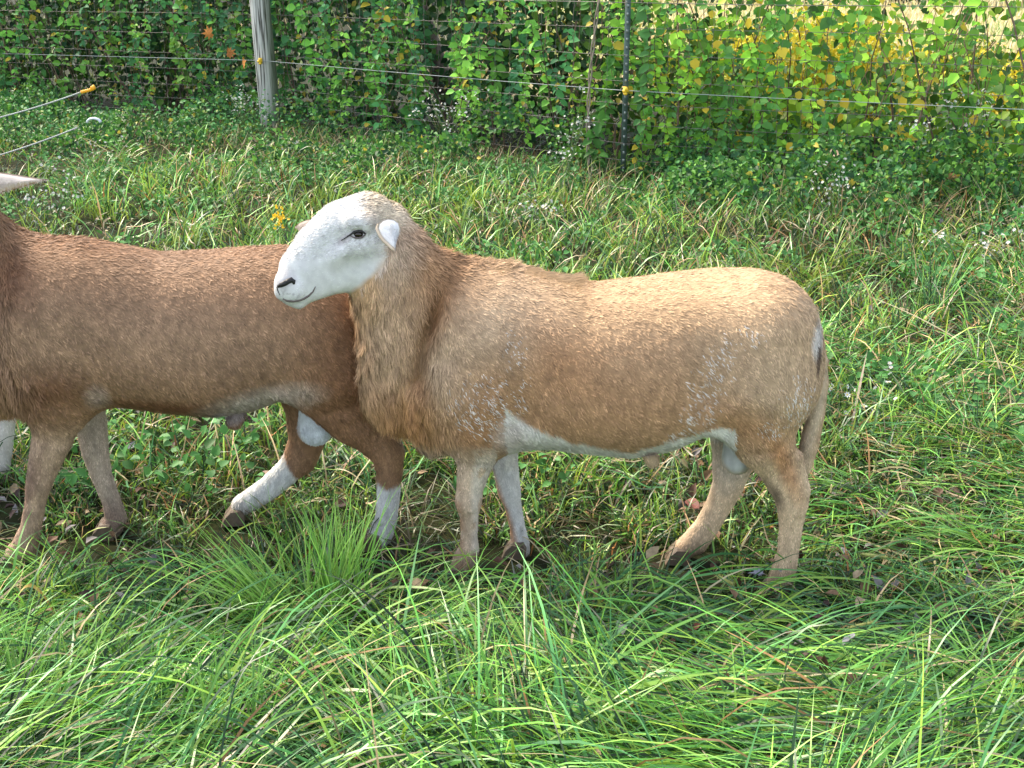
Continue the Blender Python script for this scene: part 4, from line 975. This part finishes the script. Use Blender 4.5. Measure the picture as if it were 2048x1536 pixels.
    V, F_, CC = merge(stems); V = V-np.array([0, 10.6, 0]); mesh_np('stems', V, F_, CC, M_bark, root)
hedge()

# twisted pair of climbing stems at the wire
def twisted():
    b = at(1178, 330, float(fence_y(.6))-.02); x, y = b[0], b[1]; parts = []
    for ph in (0, math.pi):
        t = np.linspace(0, 1, 60); a = t*26+ph; P = np.stack([x+.009*np.cos(a)+.05*t-.03*np.sin(t*4), y+.009*np.sin(a), .02+1.5*t], 1)
        parts.append((*tube(P, .0065, 6), np.array([.26, .22, .17])))
    V, F_, CC = merge(parts); o = mesh_np('climbing_stem', V-np.array([x, y, 0]), F_, CC, M_bark); o.location = (x, y, 0)
    tag(o, 'thick pair of climbing stems twisted together like rope left of the steel post', 'vine stem')
twisted()

# ------------------------------------------------------------------ fence
def fence():
    pts = np.array([(p[0], p[1]) for p in FENCE]); seg = np.linalg.norm(np.diff(pts, axis=0), axis=1); cum = np.concatenate([[0], np.cumsum(seg)])
    def along(s): return np.interp(s, cum, pts[:, 0]), np.interp(s, cum, pts[:, 1])
    Ltot = cum[-1]; parts = []; tn = np.arange(0, Ltot, .25)
    hs = [.06, .17, .29, .42, .56, .71, .88, 1.06, 1.22]
    for i, h in enumerate(hs):
        x, y = along(tn); sag = .012*noise(np.stack([tn, tn*0+i, tn*0], 1), .8, 70+i)
        parts.append(tube(np.stack([x, y, h-sag], 1), 0.0016 if i not in (0, 8) else .0022, 4))
    for s in np.arange(.1, Ltot, .152):
        x, y = along(s); j = rng.normal(0, .006, 9)
        parts.append(tube(np.array([(x+j[q], y, h) for q, h in enumerate(hs)]), .0011, 3))
        for h in hs[1:-1]: parts.append(tube(np.array([(x-.006, y-.002, h), (x+.006, y-.002, h)]), .0035, 4))
    V, F_, _ = merge(parts); root = empty('wire_fence', (pts[3, 0], pts[3, 1], 0), 'rusty woven wire mesh fence running the whole width in front of the hedge', 'fence')
    mesh_np('wire_mesh', V-np.array([pts[3, 0], pts[3, 1], 0]), F_, None, M_wire, root)
fence()
def electric_wire():
    P = [at(-200, 100, 12.9), at(0, 107, 12.4), at(260, 113, 11.8), at(521, 122, 11.0)]; Q = []
    knots = [(-200, 101, 13.1), (0, 107, 12.3), (260, 114, 11.7), (523, 121, 11.02), (760, 142, 10.0), (1000, 162, 9.2), (1250, 181, 8.36), (1500, 194, 8.05), (1800, 208, 7.7), (2048, 219, 7.35), (2300, 230, 7.1)]
    P = np.array([at(*k) for k in knots]); t = np.linspace(0, len(P)-1, 80); W = np.stack([np.interp(t, np.arange(len(P)), P[:, c]) for c in range(3)], 1)
    V, F_ = tube(W, .0022, 5); o = mesh_np('electric_wire', V-P[3], F_, None, M_rope); o.location = Vector(P[3]); tag(o, 'single pale electric wire stretched in front of the wire mesh', 'wire')
electric_wire()

def wood_post():
    b = np.array([-2.19, 11.08, 0]); root = empty('wooden_post', b, 'weathered grey round wooden fence post with cracks', 'post')
    ns = 40; zs = np.linspace(-.05, 1.75, 60); V = []
    m, n, l, bs = new_mat('weathered_wood')
    tc = n.new('ShaderNodeTexCoord'); mp = n.new('ShaderNodeMapping'); mp.inputs['Scale'].default_value = (60, 60, 2.2); l.new(tc.outputs['Object'], mp.inputs[0])
    nz = n.new('ShaderNodeTexNoise'); nz.inputs['Scale'].default_value = 1.2; nz.inputs['Detail'].default_value = 8; l.new(mp.outputs[0], nz.inputs['Vector'])
    cr = n.new('ShaderNodeValToRGB'); e = cr.color_ramp.elements; e[0].position = .36; e[0].color = (.06, .055, .045, 1); e[1].position = .56; e[1].color = (.56, .56, .51, 1)
    l.new(nz.outputs[0], cr.inputs[0])
    n2 = n.new('ShaderNodeTexNoise'); n2.inputs['Scale'].default_value = 5; l.new(tc.outputs['Object'], n2.inputs['Vector'])
    sp = n.new('ShaderNodeSeparateXYZ'); l.new(tc.outputs['Object'], sp.inputs[0])
    mr = n.new('ShaderNodeMapRange'); mr.inputs[1].default_value = .0; mr.inputs[2].default_value = .06; l.new(sp.outputs[0], mr.inputs[0])
    mx = n.new('ShaderNodeMix'); mx.data_type = 'RGBA'; mx.inputs[7].default_value = (.07, .11, .045, 1); l.new(cr.outputs[0], mx.inputs[6])
    mm = n.new('ShaderNodeMath'); mm.operation = 'MULTIPLY'; l.new(mr.outputs[0], mm.inputs[0]); mm.inputs[1].default_value = .8; l.new(mm.outputs[0], mx.inputs[0])
    l.new(mx.outputs[2], bs.inputs['Base Color']); bs.inputs['Roughness'].default_value = .9
    bp = n.new('ShaderNodeBump'); bp.inputs['Strength'].default_value = .8; bp.inputs['Distance'].default_value = .01; l.new(nz.outputs[0], bp.inputs['Height']); l.new(bp.outputs[0], bs.inputs['Normal'])
    for z in zs:
        for k in range(ns):
            a = 2*math.pi*k/ns; r = .094-.006*z+.003*math.sin(3*a+1)+.002*math.sin(7*a+z*2)
            crack = sum(d*math.exp(-((a-c0-.05*math.sin(z*w)+math.pi) % (2*math.pi)-math.pi)**2/.006) for c0, d, w in ((4.45, .016, 2), (4.95, .012, 3), (4.1, .01, 1.5), (1, .01, 2)))
            V.append(((r-crack)*math.cos(a)-.028*z, (r-crack)*math.sin(a), z))
    V = np.array(V); nz_ = len(zs); i = np.arange(nz_-1)[:, None]*ns; j = np.arange(ns)[None]; k = (j+1) % ns
    Qf = np.stack([i+j, i+k, i+ns+k, i+ns+j], 2).reshape(-1, 4); V = np.concatenate([V, [[-.028*1.75, 0, 1.76]]]); jj = np.arange(ns)
    Tt = np.stack([(nz_-1)*ns+jj, (nz_-1)*ns+(jj+1) % ns, np.full(ns, len(V)-1)], 1)
    mesh_np('post_shaft', V, [Qf, Tt], None, m, root)
    return b
wb = wood_post()
def box(c, s):
    V = np.array([[x, y, z] for x in (-.5, .5) for y in (-.5, .5) for z in (-.5, .5)])*np.array(s)+np.array(c)
    return V, np.array([(0, 1, 3, 2), (4, 6, 7, 5), (0, 4, 5, 1), (2, 3, 7, 6), (0, 2, 6, 4), (1, 5, 7, 3)])
def insulator(px, py, Y, label, w=1.0):
    c = at(px, py, Y)
    parts = [ellipsoid((0, 0, 0), (.030*w, .026, .022)), box((0, .028, 0), (.045*w, .03, .060)), ellipsoid((.004, -.022, .014), (.016, .012, .018)), tube(np.array([(-.034*w, -.012, -.004), (.034*w, -.012, -.004)]), .011, 8), ellipsoid((0, -.006, -.026), (.018, .018, .014))]
    V, F_, _ = merge(parts); V = V*.8; o = mesh_np('insulator', V, F_, None, M_yellow); o.location = Vector(c); tag(o, label, 'insulator', 'yellow wire insulators on the posts')
insulator(520, 122, 10.94, 'small yellow plastic insulator on the grey wooden post', .8)
insulator(1251, 181, 8.36, 'yellow plastic insulator block clipped to the green steel post', .75)
def t_post():
    b = np.array([.775, 8.40, 0]); root = empty('steel_post', b, 'green painted steel T-post with rust and studs down its face', 'post')
    m = plain('green_paint_rusty', (.075, .115, .10), rough=.6, metal=.2, nscale=14, namt=.7)
    parts = [box((0, 0, .8), (.038, .005, 1.7)), box((0, .0195, .8), (.006, .034, 1.7))]
    V, F_, _ = merge(parts); mesh_np('post_shaft', V, F_, None, m, root)
    studs = [box((0, -.0065, z), (.014, .008, .018)) for z in np.arange(.12, 1.6, .054)]
    ms = plain('bare_steel', (.26, .30, .29), rough=.5, metal=.4)
    for st_ in studs: mesh_np('stud', *st_, None, ms, root)
    clips = [tube(np.array([(-.022, -.004, z), (-.012, -.013, z+.004), (.012, -.013, z-.004), (.022, -.004, z)]), .0018, 4) for z in (.29, .56, .88, 1.22)]
    for cl in clips: mesh_np('wire_clip', *cl, None, M_wire, root)
t_post()

# rope gate at the left: orange handle, two twisted ropes, a white plastic hook
def rope_between(P0, P1, sag, r, name, label):
    t = np.linspace(0, 1, 140); base = P0+(P1-P0)*t[:, None]; base[:, 2] -= sag*4*t*(1-t); parts = []
    for ph in (0, 2.1, 4.2):
        a = t*np.linalg.norm(P1-P0)*120+ph; P = base.copy(); P[:, 2] += r*.6*np.cos(a); P[:, 1] += r*.6*np.sin(a); parts.append(tube(P, r*.62, 4))
    V, F_, _ = merge(parts); o = mesh_np(name, V-P1, F_, None, M_rope); o.location = Vector(P1)
    if label: tag(o, label, 'rope', 'twisted ropes of the rope gate')
    return o
g0, g1 = at(163, 184, 9.3), at(-160, 268, 8.9)
rope_between(at(-160, 350, 8.9), at(155, 255, 9.3), .03, .0052, 'gate_rope', 'lower twisted white rope vanishing into the weeds below the orange handle')
def gate_handle():
    c = at(176, 181, 9.3); d = (g0-g1); d /= np.linalg.norm(d); root = empty('rope_gate', c, 'upper twisted white gate rope ending in an orange plastic handle', 'rope gate', 'twisted ropes of the rope gate')
    o = rope_between(g1, g0, .03, .0052, 'rope', None); o.parent = root; o.location = Vector(g0-c)
    t = np.linspace(-1, 1, 24); P = d*(t*.055)[:, None]+np.array([0, 0, .012])*((t > .6)*1.0)[:, None]; r = .012+.003*np.cos(t*22); r[0] = .007; r[-1] = .007; r[-5:] += .006
    V, F_ = tube(P, r, 12); hd = mesh_np('handle', V, F_, None, M_orange, root)
    hk = d*.062; V, F_ = tube(np.array([hk, hk+d*.03+[0, 0, .01], hk+d*.045+[0, 0, -.005], hk+d*.035+[0, 0, -.02]]), .003, 6); mesh_np('hook', V, F_, None, M_wire, hd)
gate_handle()
def white_arc():
    c = at(188, 243, 9.5); t = np.linspace(math.pi*.02, math.pi*.98, 14); P = np.stack([.052*np.cos(t), 0*t, .034*np.sin(t)-.01], 1)
    V, F_ = tube(P, .010, 8); V[:, 1] *= 2.2; o = mesh_np('plastic_strap', V, F_, None, M_white); o.location = Vector(c); tag(o, 'curved strip of white plastic in the weeds under the orange handle', 'plastic strip')
white_arc()

# ------------------------------------------------------------------ trees, shrubs, field beyond
def crown_leaves(c, r, n, size, col, seed):
    d = rng.normal(0, 1, (n*2, 3)); d /= np.linalg.norm(d, axis=1, keepdims=True); p = d*(rng.random(n*2)**.45)[:, None]*np.array(r)+np.array(c)
    k = noise(p, 1.6/max(.5, r[0]/2), seed)*.65+noise(p, 4/max(.5, r[0]/2), seed+1)*.35 > .44; p = p[k][:n]; m = len(p)
    s = rng.uniform(.6, 1.3, m)*size; cc = np.array(col)[None]*rng.uniform(.6, 1.5, m)[:, None]
    return leafset(p, rdir(m, (0, -.2, -.5), .7), rdir(m, (0, -.3, .7), .5), s, s*.7, cc)
def tree(name, b, h, tr, cr, cz, n, size, col, label, cat='tree', group=None, seed=0, lean=0):
    root = empty(name, b, label, cat, group); parts = []; col = np.array(col)
    m = 12; t = np.linspace(0, 1, m); P = np.stack([lean*t*h+.06*tr*8*np.sin(t*5+seed), .04*np.cos(t*4+seed), -.1+t*h], 1)
    parts.append((*tube(P, tr*(1-.7*t)*(1+.35*np.exp(-t*14)), 12), np.array([.10, .085, .065])))
    for k in range(9):
        i = rng.integers(4, 11); a = rng.uniform(0, 6.28); q = P[i]; L_ = cr[0]*rng.uniform(.5, .95); tt = np.linspace(0, 1, 6)
        Pb = q+np.stack([np.cos(a)*L_*tt, np.sin(a)*L_*tt, .55*L_*tt], 1)+np.cumsum(rng.normal(0, .03*L_, (6, 3)), 0)*.5; parts.append((*tube(Pb, tr*.38*(1-.8*tt), 6), np.array([.10, .085, .065])))
    V, F_, CC = merge(parts); mesh_np('trunk', V, F_, CC, M_bark, root)
    V, F_, CC = crown_leaves((lean*h, 0, cz), cr, n, size, col, seed+80); mesh_np('crown', V, F_, CC, M_leaf, root)
tree('tree', (-.62, 12.6, 0), 5.5, .10, (1.5, 1.3, 1.6), 4.6, 3500, .12, (.07, .18, .04), 'tree with a dark trunk rising behind the middle of the hedge', seed=1, lean=-.3)
tree('tree', (-3.9, 14.2, 0), 5.5, .08, (2.4, 1.9, 2.0), 4.4, 7000, .12, (.06, .16, .04), 'slim tree whose dark stem stands behind the hedge at the left', seed=2)
tree('tree', (5.55, 13.1, 0), 5.5, .09, (1.8, 1.6, 1.6), 4.4, 5000, .12, (.08, .18, .05), 'tree with a pale grey trunk beyond the fence at the far right', seed=3)
for k, (x, y, r) in enumerate([(-24, 55, 5), (-12, 60, 6), (-2, 58, 5), (9, 62, 6), (17, 56, 5), (26, 60, 6), (36, 64, 6)]):
    places = ['leftmost', 'second from the left', 'third from the left', 'middle', 'third from the right', 'second from the right', 'rightmost']
    tree('tree', (x, y, 0), 8, .25, (r, r*.8, 4.2), 4.3, 6000, .42, (.03, .07, .02), 'dark tree at the field\'s far end, %s of its row' % places[k], group='trees beyond the field', seed=10+k)
def shrub(px, Y, r, h, col, label, n, yellow, seed, size=.05):
    x = at(px, 200, Y)[0]; root = empty('shrub', (x, Y, 0), label, 'shrub'); p = []
    V, F_, CC = crown_leaves((0, 0, h*.5), (r, r*.7, h*.55), n, size, col, seed)
    m = rng.random(len(CC)//7) < yellow; CC = CC.reshape(-1, 7, 3); CC[m] = np.array([.86, .72, .05])*rng.uniform(.7, 1.1, (m.sum(), 1, 1)); CC = CC.reshape(-1, 3)
    mesh_np('foliage', V, F_, CC, M_leaf, root); st = []
    for k in range(12):
        a = rng.uniform(0, 6.28); t = np.linspace(0, 1, 5); st.append((*tube(np.stack([math.cos(a)*r*.7*t, math.sin(a)*r*.5*t, t*h*.9], 1), .006, 4), np.array([.12, .09, .05])))
    V, F_, CC = merge(st); mesh_np('stems', V, F_, CC, M_bark, root)
shrub(1640, 11.2, .95, 1.1, (.48, .55, .06), 'bright yellow leaved shrub glowing through the hedge right of the steel post', 8000, .72, 5)
shrub(1420, 12.4, .8, .95, (.22, .36, .05), 'yellow green shrub behind the hedge beside the steel post', 5200, .35, 6)
shrub(2080, 10.6, .6, .85, (.45, .44, .05), 'golden yellow shrub at the right edge beyond the fence', 5000, .7, 7)
shrub(1860, 12.6, .9, .85, (.20, .32, .06), 'low green shrub beyond the fence between the two yellow ones', 5000, .2, 8)
def field_grass():
    N = 42000; Y = 14.5*(55/14.5)**rng.random(N); X = (rng.random(N)*2-1)*(.62*Y+1); root = np.stack([X, Y, 0*X], 1)
    c = np.array([[.66, .56, .30], [.72, .64, .38], [.50, .50, .22], [.60, .48, .24]])[rng.integers(0, 4, N)]*rng.uniform(.8, 1.15, N)[:, None]  # straw tones kept pale to stand in for sun on the field
    root = root[(root[:, 0] > .3) | (rng.random(N) < .06)]; N = len(root); Y = root[:, 1]; c = c[:N]
    g = noise(root, .25, 90) > .58; c[g] = c[g]*np.array([.55, .75, .5])
    V, Q, CC = blades(root, rng.random(N)*6.28, rng.uniform(.15, .5, N), rng.uniform(0, .4, N), rng.uniform(.3, 1.4, N), .008+.0009*Y, c*.8, c, 3)
    tag(mesh_np('field_grass', V, Q, CC, M_grass), 'pale dry grass of the field beyond the hedge', 'grass', kind='stuff')
field_grass()

# ------------------------------------------------------------------ white asters
FLOWER = []
for kk in range(3):
    m = 7+kk; V = [(0, 0, -.001)]+[(math.cos(math.pi*j/m)*(.0105 if j % 2 == 0 else .005), math.sin(math.pi*j/m)*(.0105 if j % 2 == 0 else .005), .002) for j in range(2*m)]+[(0, 0, .0035)]+[(.003*math.cos(j), .003*math.sin(j), .001) for j in range(6)]
    F3 = np.array([(0, 1+j, 1+(j+1) % (2*m)) for j in range(2*m)]+[(2*m+1, 2*m+2+j, 2*m+2+(j+1) % 6) for j in range(6)])
    cc = np.tile([.78, .80, .80], (len(V), 1)); cc[2*m+1:] = [.62, .5, .12]; o = mesh_np('flower', V, F3, cc, M_dry); FLOWER.append(o.data); bpy.data.objects.remove(o)
def aster(px, py, Y, h, n, label, seed):
    c = at(px, py, Y); base = np.array([c[0], Y, 0]); root = empty('aster_plant', base, label, 'wildflower', 'white asters by the fence')
    st = []; fl = []; lv = []; top = c[2]
    for k in range(n):
        e = np.array([rng.normal(0, .11), rng.normal(0, .06), top+rng.normal(0, .09)]); e[2] = max(e[2], .06); t = np.linspace(0, 1, 6)
        P = np.stack([e[0]*t**1.5, e[1]*t**1.5, e[2]*t], 1); st.append((*tube(P, .0018, 3), np.array([.13, .20, .07])))
        for q in range(6): fl.append(e+rng.normal(0, 1, 3)*np.array([.035, .03, .03]))
        Pl = P[rng.integers(1, 6, 6)]; s = rng.uniform(.015, .035, 6); lv.append(leafset(Pl, rdir(6, (0, -.3, .2), .7), rdir(6, (0, -.4, 1), .3), s, s*.3, np.tile([.08, .2, .06], (6, 1))))
    V, F_, CC = merge(st); mesh_np('stems', V, F_, CC, M_bark, root)
    for f in fl:
        o = bpy.data.objects.new('flower', FLOWER[random.randrange(3)]); C.objects.link(o); o.parent = root; o.location = Vector(f)
        o.rotation_euler = (random.gauss(.75, .35), random.gauss(0, .35), random.uniform(0, 6.28)); q = random.uniform(.8, 1.25); o.scale = (q, q, q)
    V, F_, CC = merge(lv); mesh_np('leaves', V, F_, CC, M_leaf, root)
for i, a in enumerate([(485, 215, 10.6, 14, 'white aster spray just left of the grey wooden post'), (905, 205, 9.2, 18, 'white aster spray flowering high in the hedge between the two posts'),
                       (1135, 275, 8.3, 14, 'white aster spray at the foot of the hedge left of the steel post'), (1060, 412, 6.9, 9, 'low white aster clump in the grass above the tan ram\'s neck'),
                       (1700, 378, 7.1, 10, 'low white aster clump right of the steel post near the fence foot'), (1950, 215, 7.6, 12, 'white aster spray standing tall at the right in front of the fence'),
                       (1840, 270, 7.5, 7, 'thin white aster spray in the hedge at the right'), (230, 300, 9.6, 9, 'low white aster clump below the orange gate handle'),
                       (1950, 480, 5.9, 9, 'white aster clump in the grass at the right edge'), (590, 315, 9.4, 8, 'low white aster clump right of the wooden post\'s foot'),
                       (1740, 830, 3.75, 8, 'tiny white flowered plant in the grass right behind the tan ram\'s tail'), (130, 395, 7.0, 7, 'low white aster clump behind the brown ram\'s neck'),
                       (60, 425, 6.2, 5, 'few white asters close above the brown ram\'s withers')]):
    aster(a[0], a[1], a[2], 0, a[3], a[4], i)
def yellow_flower(px, py, Y, label):
    c = at(px, py, Y); root = empty('yellow_flower', (c[0], Y, 0), label, 'wildflower'); P = np.array([(0, 0, 0), (.005, 0, c[2]*.5), (0, 0, c[2])]); V, F_ = tube(P, .002, 4)
    mesh_np('stem', V, F_, np.tile([.12, .25, .05], (len(V), 1)), M_bark, root); n = 46; p = np.array([0, 0, c[2]])+rng.normal(0, .022, (n, 3))
    V, F_, CC = leafset(p, rdir(n, (0, -.3, .6), .6), rdir(n, (0, -.6, .6), .4), np.full(n, .02), np.full(n, .012), np.tile([.85, .55, .03], (n, 1))); mesh_np('blossom', V, F_, CC, M_leaf, root)
yellow_flower(557, 440, 5.9, 'small yellow flower in the grass left of the tan ram\'s forehead')

# ------------------------------------------------------------------ fallen and hanging leaves, seed heads
def lobed(r, kind, seed):
    R = np.random.default_rng(seed)
    if kind == 'maple': ang = np.linspace(0, 2*math.pi, 20, endpoint=False); rad = np.array([1, .5, .85, .42, .8, .4, .6, .35, .45, .22, .12, .22, .45, .35, .6, .4, .8, .42, .85, .5])*R.uniform(.85, 1.15, 20)
    else: ang = np.linspace(0, 2*math.pi, 16, endpoint=False); rad = 1/np.sqrt((np.cos(ang)/1.0)**2+(np.sin(ang)/.5)**2); rad[0] *= 1.15
    V = []
    for ring in (0, .35, .7, 1):
        for a, q in zip(ang, rad):
            x, y = q*ring*math.cos(a), q*ring*math.sin(a); V.append((x, y, .22*abs(y)+.14*math.sin(3*x+seed)*ring+.10*x*x))
    m = len(ang); f = []
    for i in range(3):
        for j in range(m): f.append((i*m+j, i*m+(j+1) % m, (i+1)*m+(j+1) % m, (i+1)*m+j))
    return np.array(V)*r, np.array(f)
def fallen(px, py, size, col, kind, label, seed, z=.068, hang=None):
    V, Q = lobed(size, kind, seed); R = np.random.default_rng(seed+500)
    V = np.concatenate([V+[0, 0, .0006], V-[0, 0, .0006]]); n = len(V)//2; Qf = np.concatenate([Q, Q[:, ::-1]+n])
    cc = np.tile(np.array(col), (len(V), 1))*(.45+.4*noise(V/size, 3, seed))[:, None]*(1 if hang is None else 1.5)
    o = mesh_np('fallen_leaf' if hang is None else 'dead_leaf', V, Qf, cc, M_dry)
    if hang is None:
        o.location = Vector(ground(px, py, z+(.035 if py > 1120 else 0))); o.rotation_euler = (R.normal(.35, .25), R.normal(0, .3), R.uniform(0, 6.28))
        tag(o, label, 'leaf', 'fallen leaves in the grass')
    else:
        o.location = Vector(at(px, py, hang)); o.rotation_euler = (1.35+R.normal(0, .2), R.normal(0, .3), R.uniform(0, 6.28)); tag(o, label, 'leaf', 'dead leaves caught in the hedge')
LIL = (.36, .36, .42); RED = (.22, .06, .035); MAR = (.09, .03, .03); TAN = (.50, .34, .19); ORG = (.66, .26, .06); GRY = (.40, .40, .42); BRN = (.22, .12, .07)
for i, a in enumerate([
    (1275, 1110, .030, LIL, 'maple', 'lilac grey leaf lying in the grass between the tan ram\'s front and hind feet'),
    (1518, 1150, .028, LIL, 'maple', 'lilac grey crumpled leaf left of the tan ram\'s near hind hoof'),
    (1385, 1008, .030, RED, 'oval', 'dark red leaf in front of the tan ram\'s far hind cannon'),
    (1966, 1140, .021, RED, 'oval', 'rust red leaf on lying grass at the right edge'),
    (1632, 1234, .024, MAR, 'oval', 'maroon oval leaf below the tan ram\'s near hind hoof'),
    (1388, 1254, .014, RED, 'oval', 'small brown red leaf deep in grass left of the maroon oval leaf'),
    (1280, 1284, .020, GRY, 'maple', 'pale grey torn leaf in the foreground below the lilac one'),
    (1698, 1278, .018, GRY, 'oval', 'grey leaf right of the maroon oval leaf'),
    (683, 1008, .026, BRN, 'oval', 'red brown leaf between the brown ram\'s hind feet'),
    (865, 1104, .024, BRN, 'maple', 'dull brown leaf left of the tan ram\'s near front hoof'),
    (262, 892, .018, GRY, 'oval', 'grey leaf behind the brown ram\'s far foreleg'),
    (558, 1332, .024, RED, 'maple', 'crumpled red brown leaf under the standing tuft'),
    (930, 1320, .026, (.36, .27, .17), 'maple', 'tan leaf half buried in foreground grass right of the tuft'),
    (70, 1312, .024, MAR, 'oval', 'dark leaf low at the left under long blades'),
    (100, 1082, .022, BRN, 'oval', 'brown leaf beside the brown ram\'s near front hoof'),
    (530, 948, .022, (.34, .22, .15), 'oval', 'brown leaf left of the brown ram\'s far hind stocking'),
    (505, 838, .018, MAR, 'oval', 'dark red leaf under the brown ram\'s belly'),
    (1240, 850, .0, None, None, None),
    (1502, 408, .030, (.62, .50, .36), 'oval', 'pale curled leaf in the grass above the tan ram\'s loin'),
    (1432, 428, .018, (.7, .42, .06), 'oval', 'small yellow leaf above the tan ram\'s back near the fence'),
    (1900, 690, .016, TAN, 'oval', 'small tan leaf in straw right of the tan ram'),
    (1868, 745, .022, (.6, .32, .10), 'oval', 'orange tan leaf on flattened straw right of the tan ram\'s rump'),
    (1935, 750, .030, TAN, 'oval', 'broad tan leaf near the right edge on flattened straw'),
    (1775, 542, .022, TAN, 'oval', 'tan leaf in weeds up right of the tan ram\'s rump'),
    (2025, 400, .022, ORG, 'oval', 'orange leaf at the right edge below the fence'),
    (735, 345, .034, (.55, .42, .28), 'oval', 'pale dry leaf above the tan ram\'s poll'),
    (845, 945, .016, TAN, 'oval', 'small tan leaf below the tan ram\'s brisket'),
    (430, 318, .03, (.45, .30, .22), 'oval', 'brown leaf in weeds left below the wooden post'),
    (300, 345, .03, MAR, 'oval', 'dark leaf in weeds right of the white ear')]):
    if a[3] is None: continue
    fallen(*a, seed=i)
fallen(420, 66, .085, ORG, 'maple', 'orange dead leaf hanging topmost left of the wooden post', 60, hang=11.15)
fallen(458, 106, .075, (.55, .22, .06), 'maple', 'brown orange dead leaf hanging middle of three left of the wooden post', 61, hang=11.05)
fallen(487, 129, .078, (.60, .24, .05), 'maple', 'orange dead leaf hanging lowest of three beside the wooden post', 62, hang=11.0)
fallen(1668, 306, .050, (.58, .42, .30), 'oval', 'pale beige dead leaf hanging low on the wire mesh at the right', 63, hang=7.7)
fallen(1905, 355, .048, (.50, .28, .12), 'oval', 'brown dead leaf low in the hedge near the right edge', 64, hang=7.4)
def seedhead(px, py, ang, label):
    g = ground(px, py, .10); P = np.linspace(-1, 1, 12)[:, None]*np.array([math.cos(ang), .3*math.sin(ang), .25*math.sin(ang)])*.032
    root = empty('seed_head', (g[0], g[1], 0), label, 'seed head', 'foxtail seed heads'); up = np.array([0, 0, .10])
    V, F_ = tube(P+up, .0045*np.sin(np.linspace(.3, 2.9, 12))**.5, 7); parts = [(V, F_, np.array([.42, .44, .12]))]; n = 260; k = rng.integers(0, 12, n)
    d = rng.normal(0, 1, (n, 3)); d /= np.linalg.norm(d, axis=1, keepdims=True); p = (P+up)[k]; e = p+d*.011; s = np.cross(d, [0, 0, 1.])*.0005
    HV = np.stack([p-s, p+s, e], 1).reshape(-1, 3); i = np.arange(n)*3; parts.append((HV, [np.stack([i, i+1, i+2], 1)], np.array([.55, .50, .18])))
    V, F_, CC = merge(parts); mesh_np('spike', V, F_, CC, M_dry, root)
    V, F_ = tube(np.array([(P[0]+up), (P[0]*2.2+up*.75), (P[0]*3.2)+[0, 0, .0]]), .0011, 4); mesh_np('stalk', V, F_, np.tile([.2, .34, .08], (len(V), 1)), M_bark, root)
for px, py, a, lb in ((1748, 1112, -.4, 'large yellowish foxtail head lying right of the tan ram\'s near hind hoof'), (1725, 1250, .5, 'foxtail head pointing up right of the maroon leaf'), (1565, 1360, .5, 'foxtail head in the middle of the right foreground'),
                      (1852, 1272, -.2, 'small foxtail head near the right edge of the foreground'), (2030, 1250, 1.2, 'upright foxtail head at the right edge'), (1450, 1160, -1.0, 'foxtail head between the tan ram\'s hind feet'), (320, 1305, .6, 'foxtail head in the left foreground')):
    seedhead(px, py, a, lb)
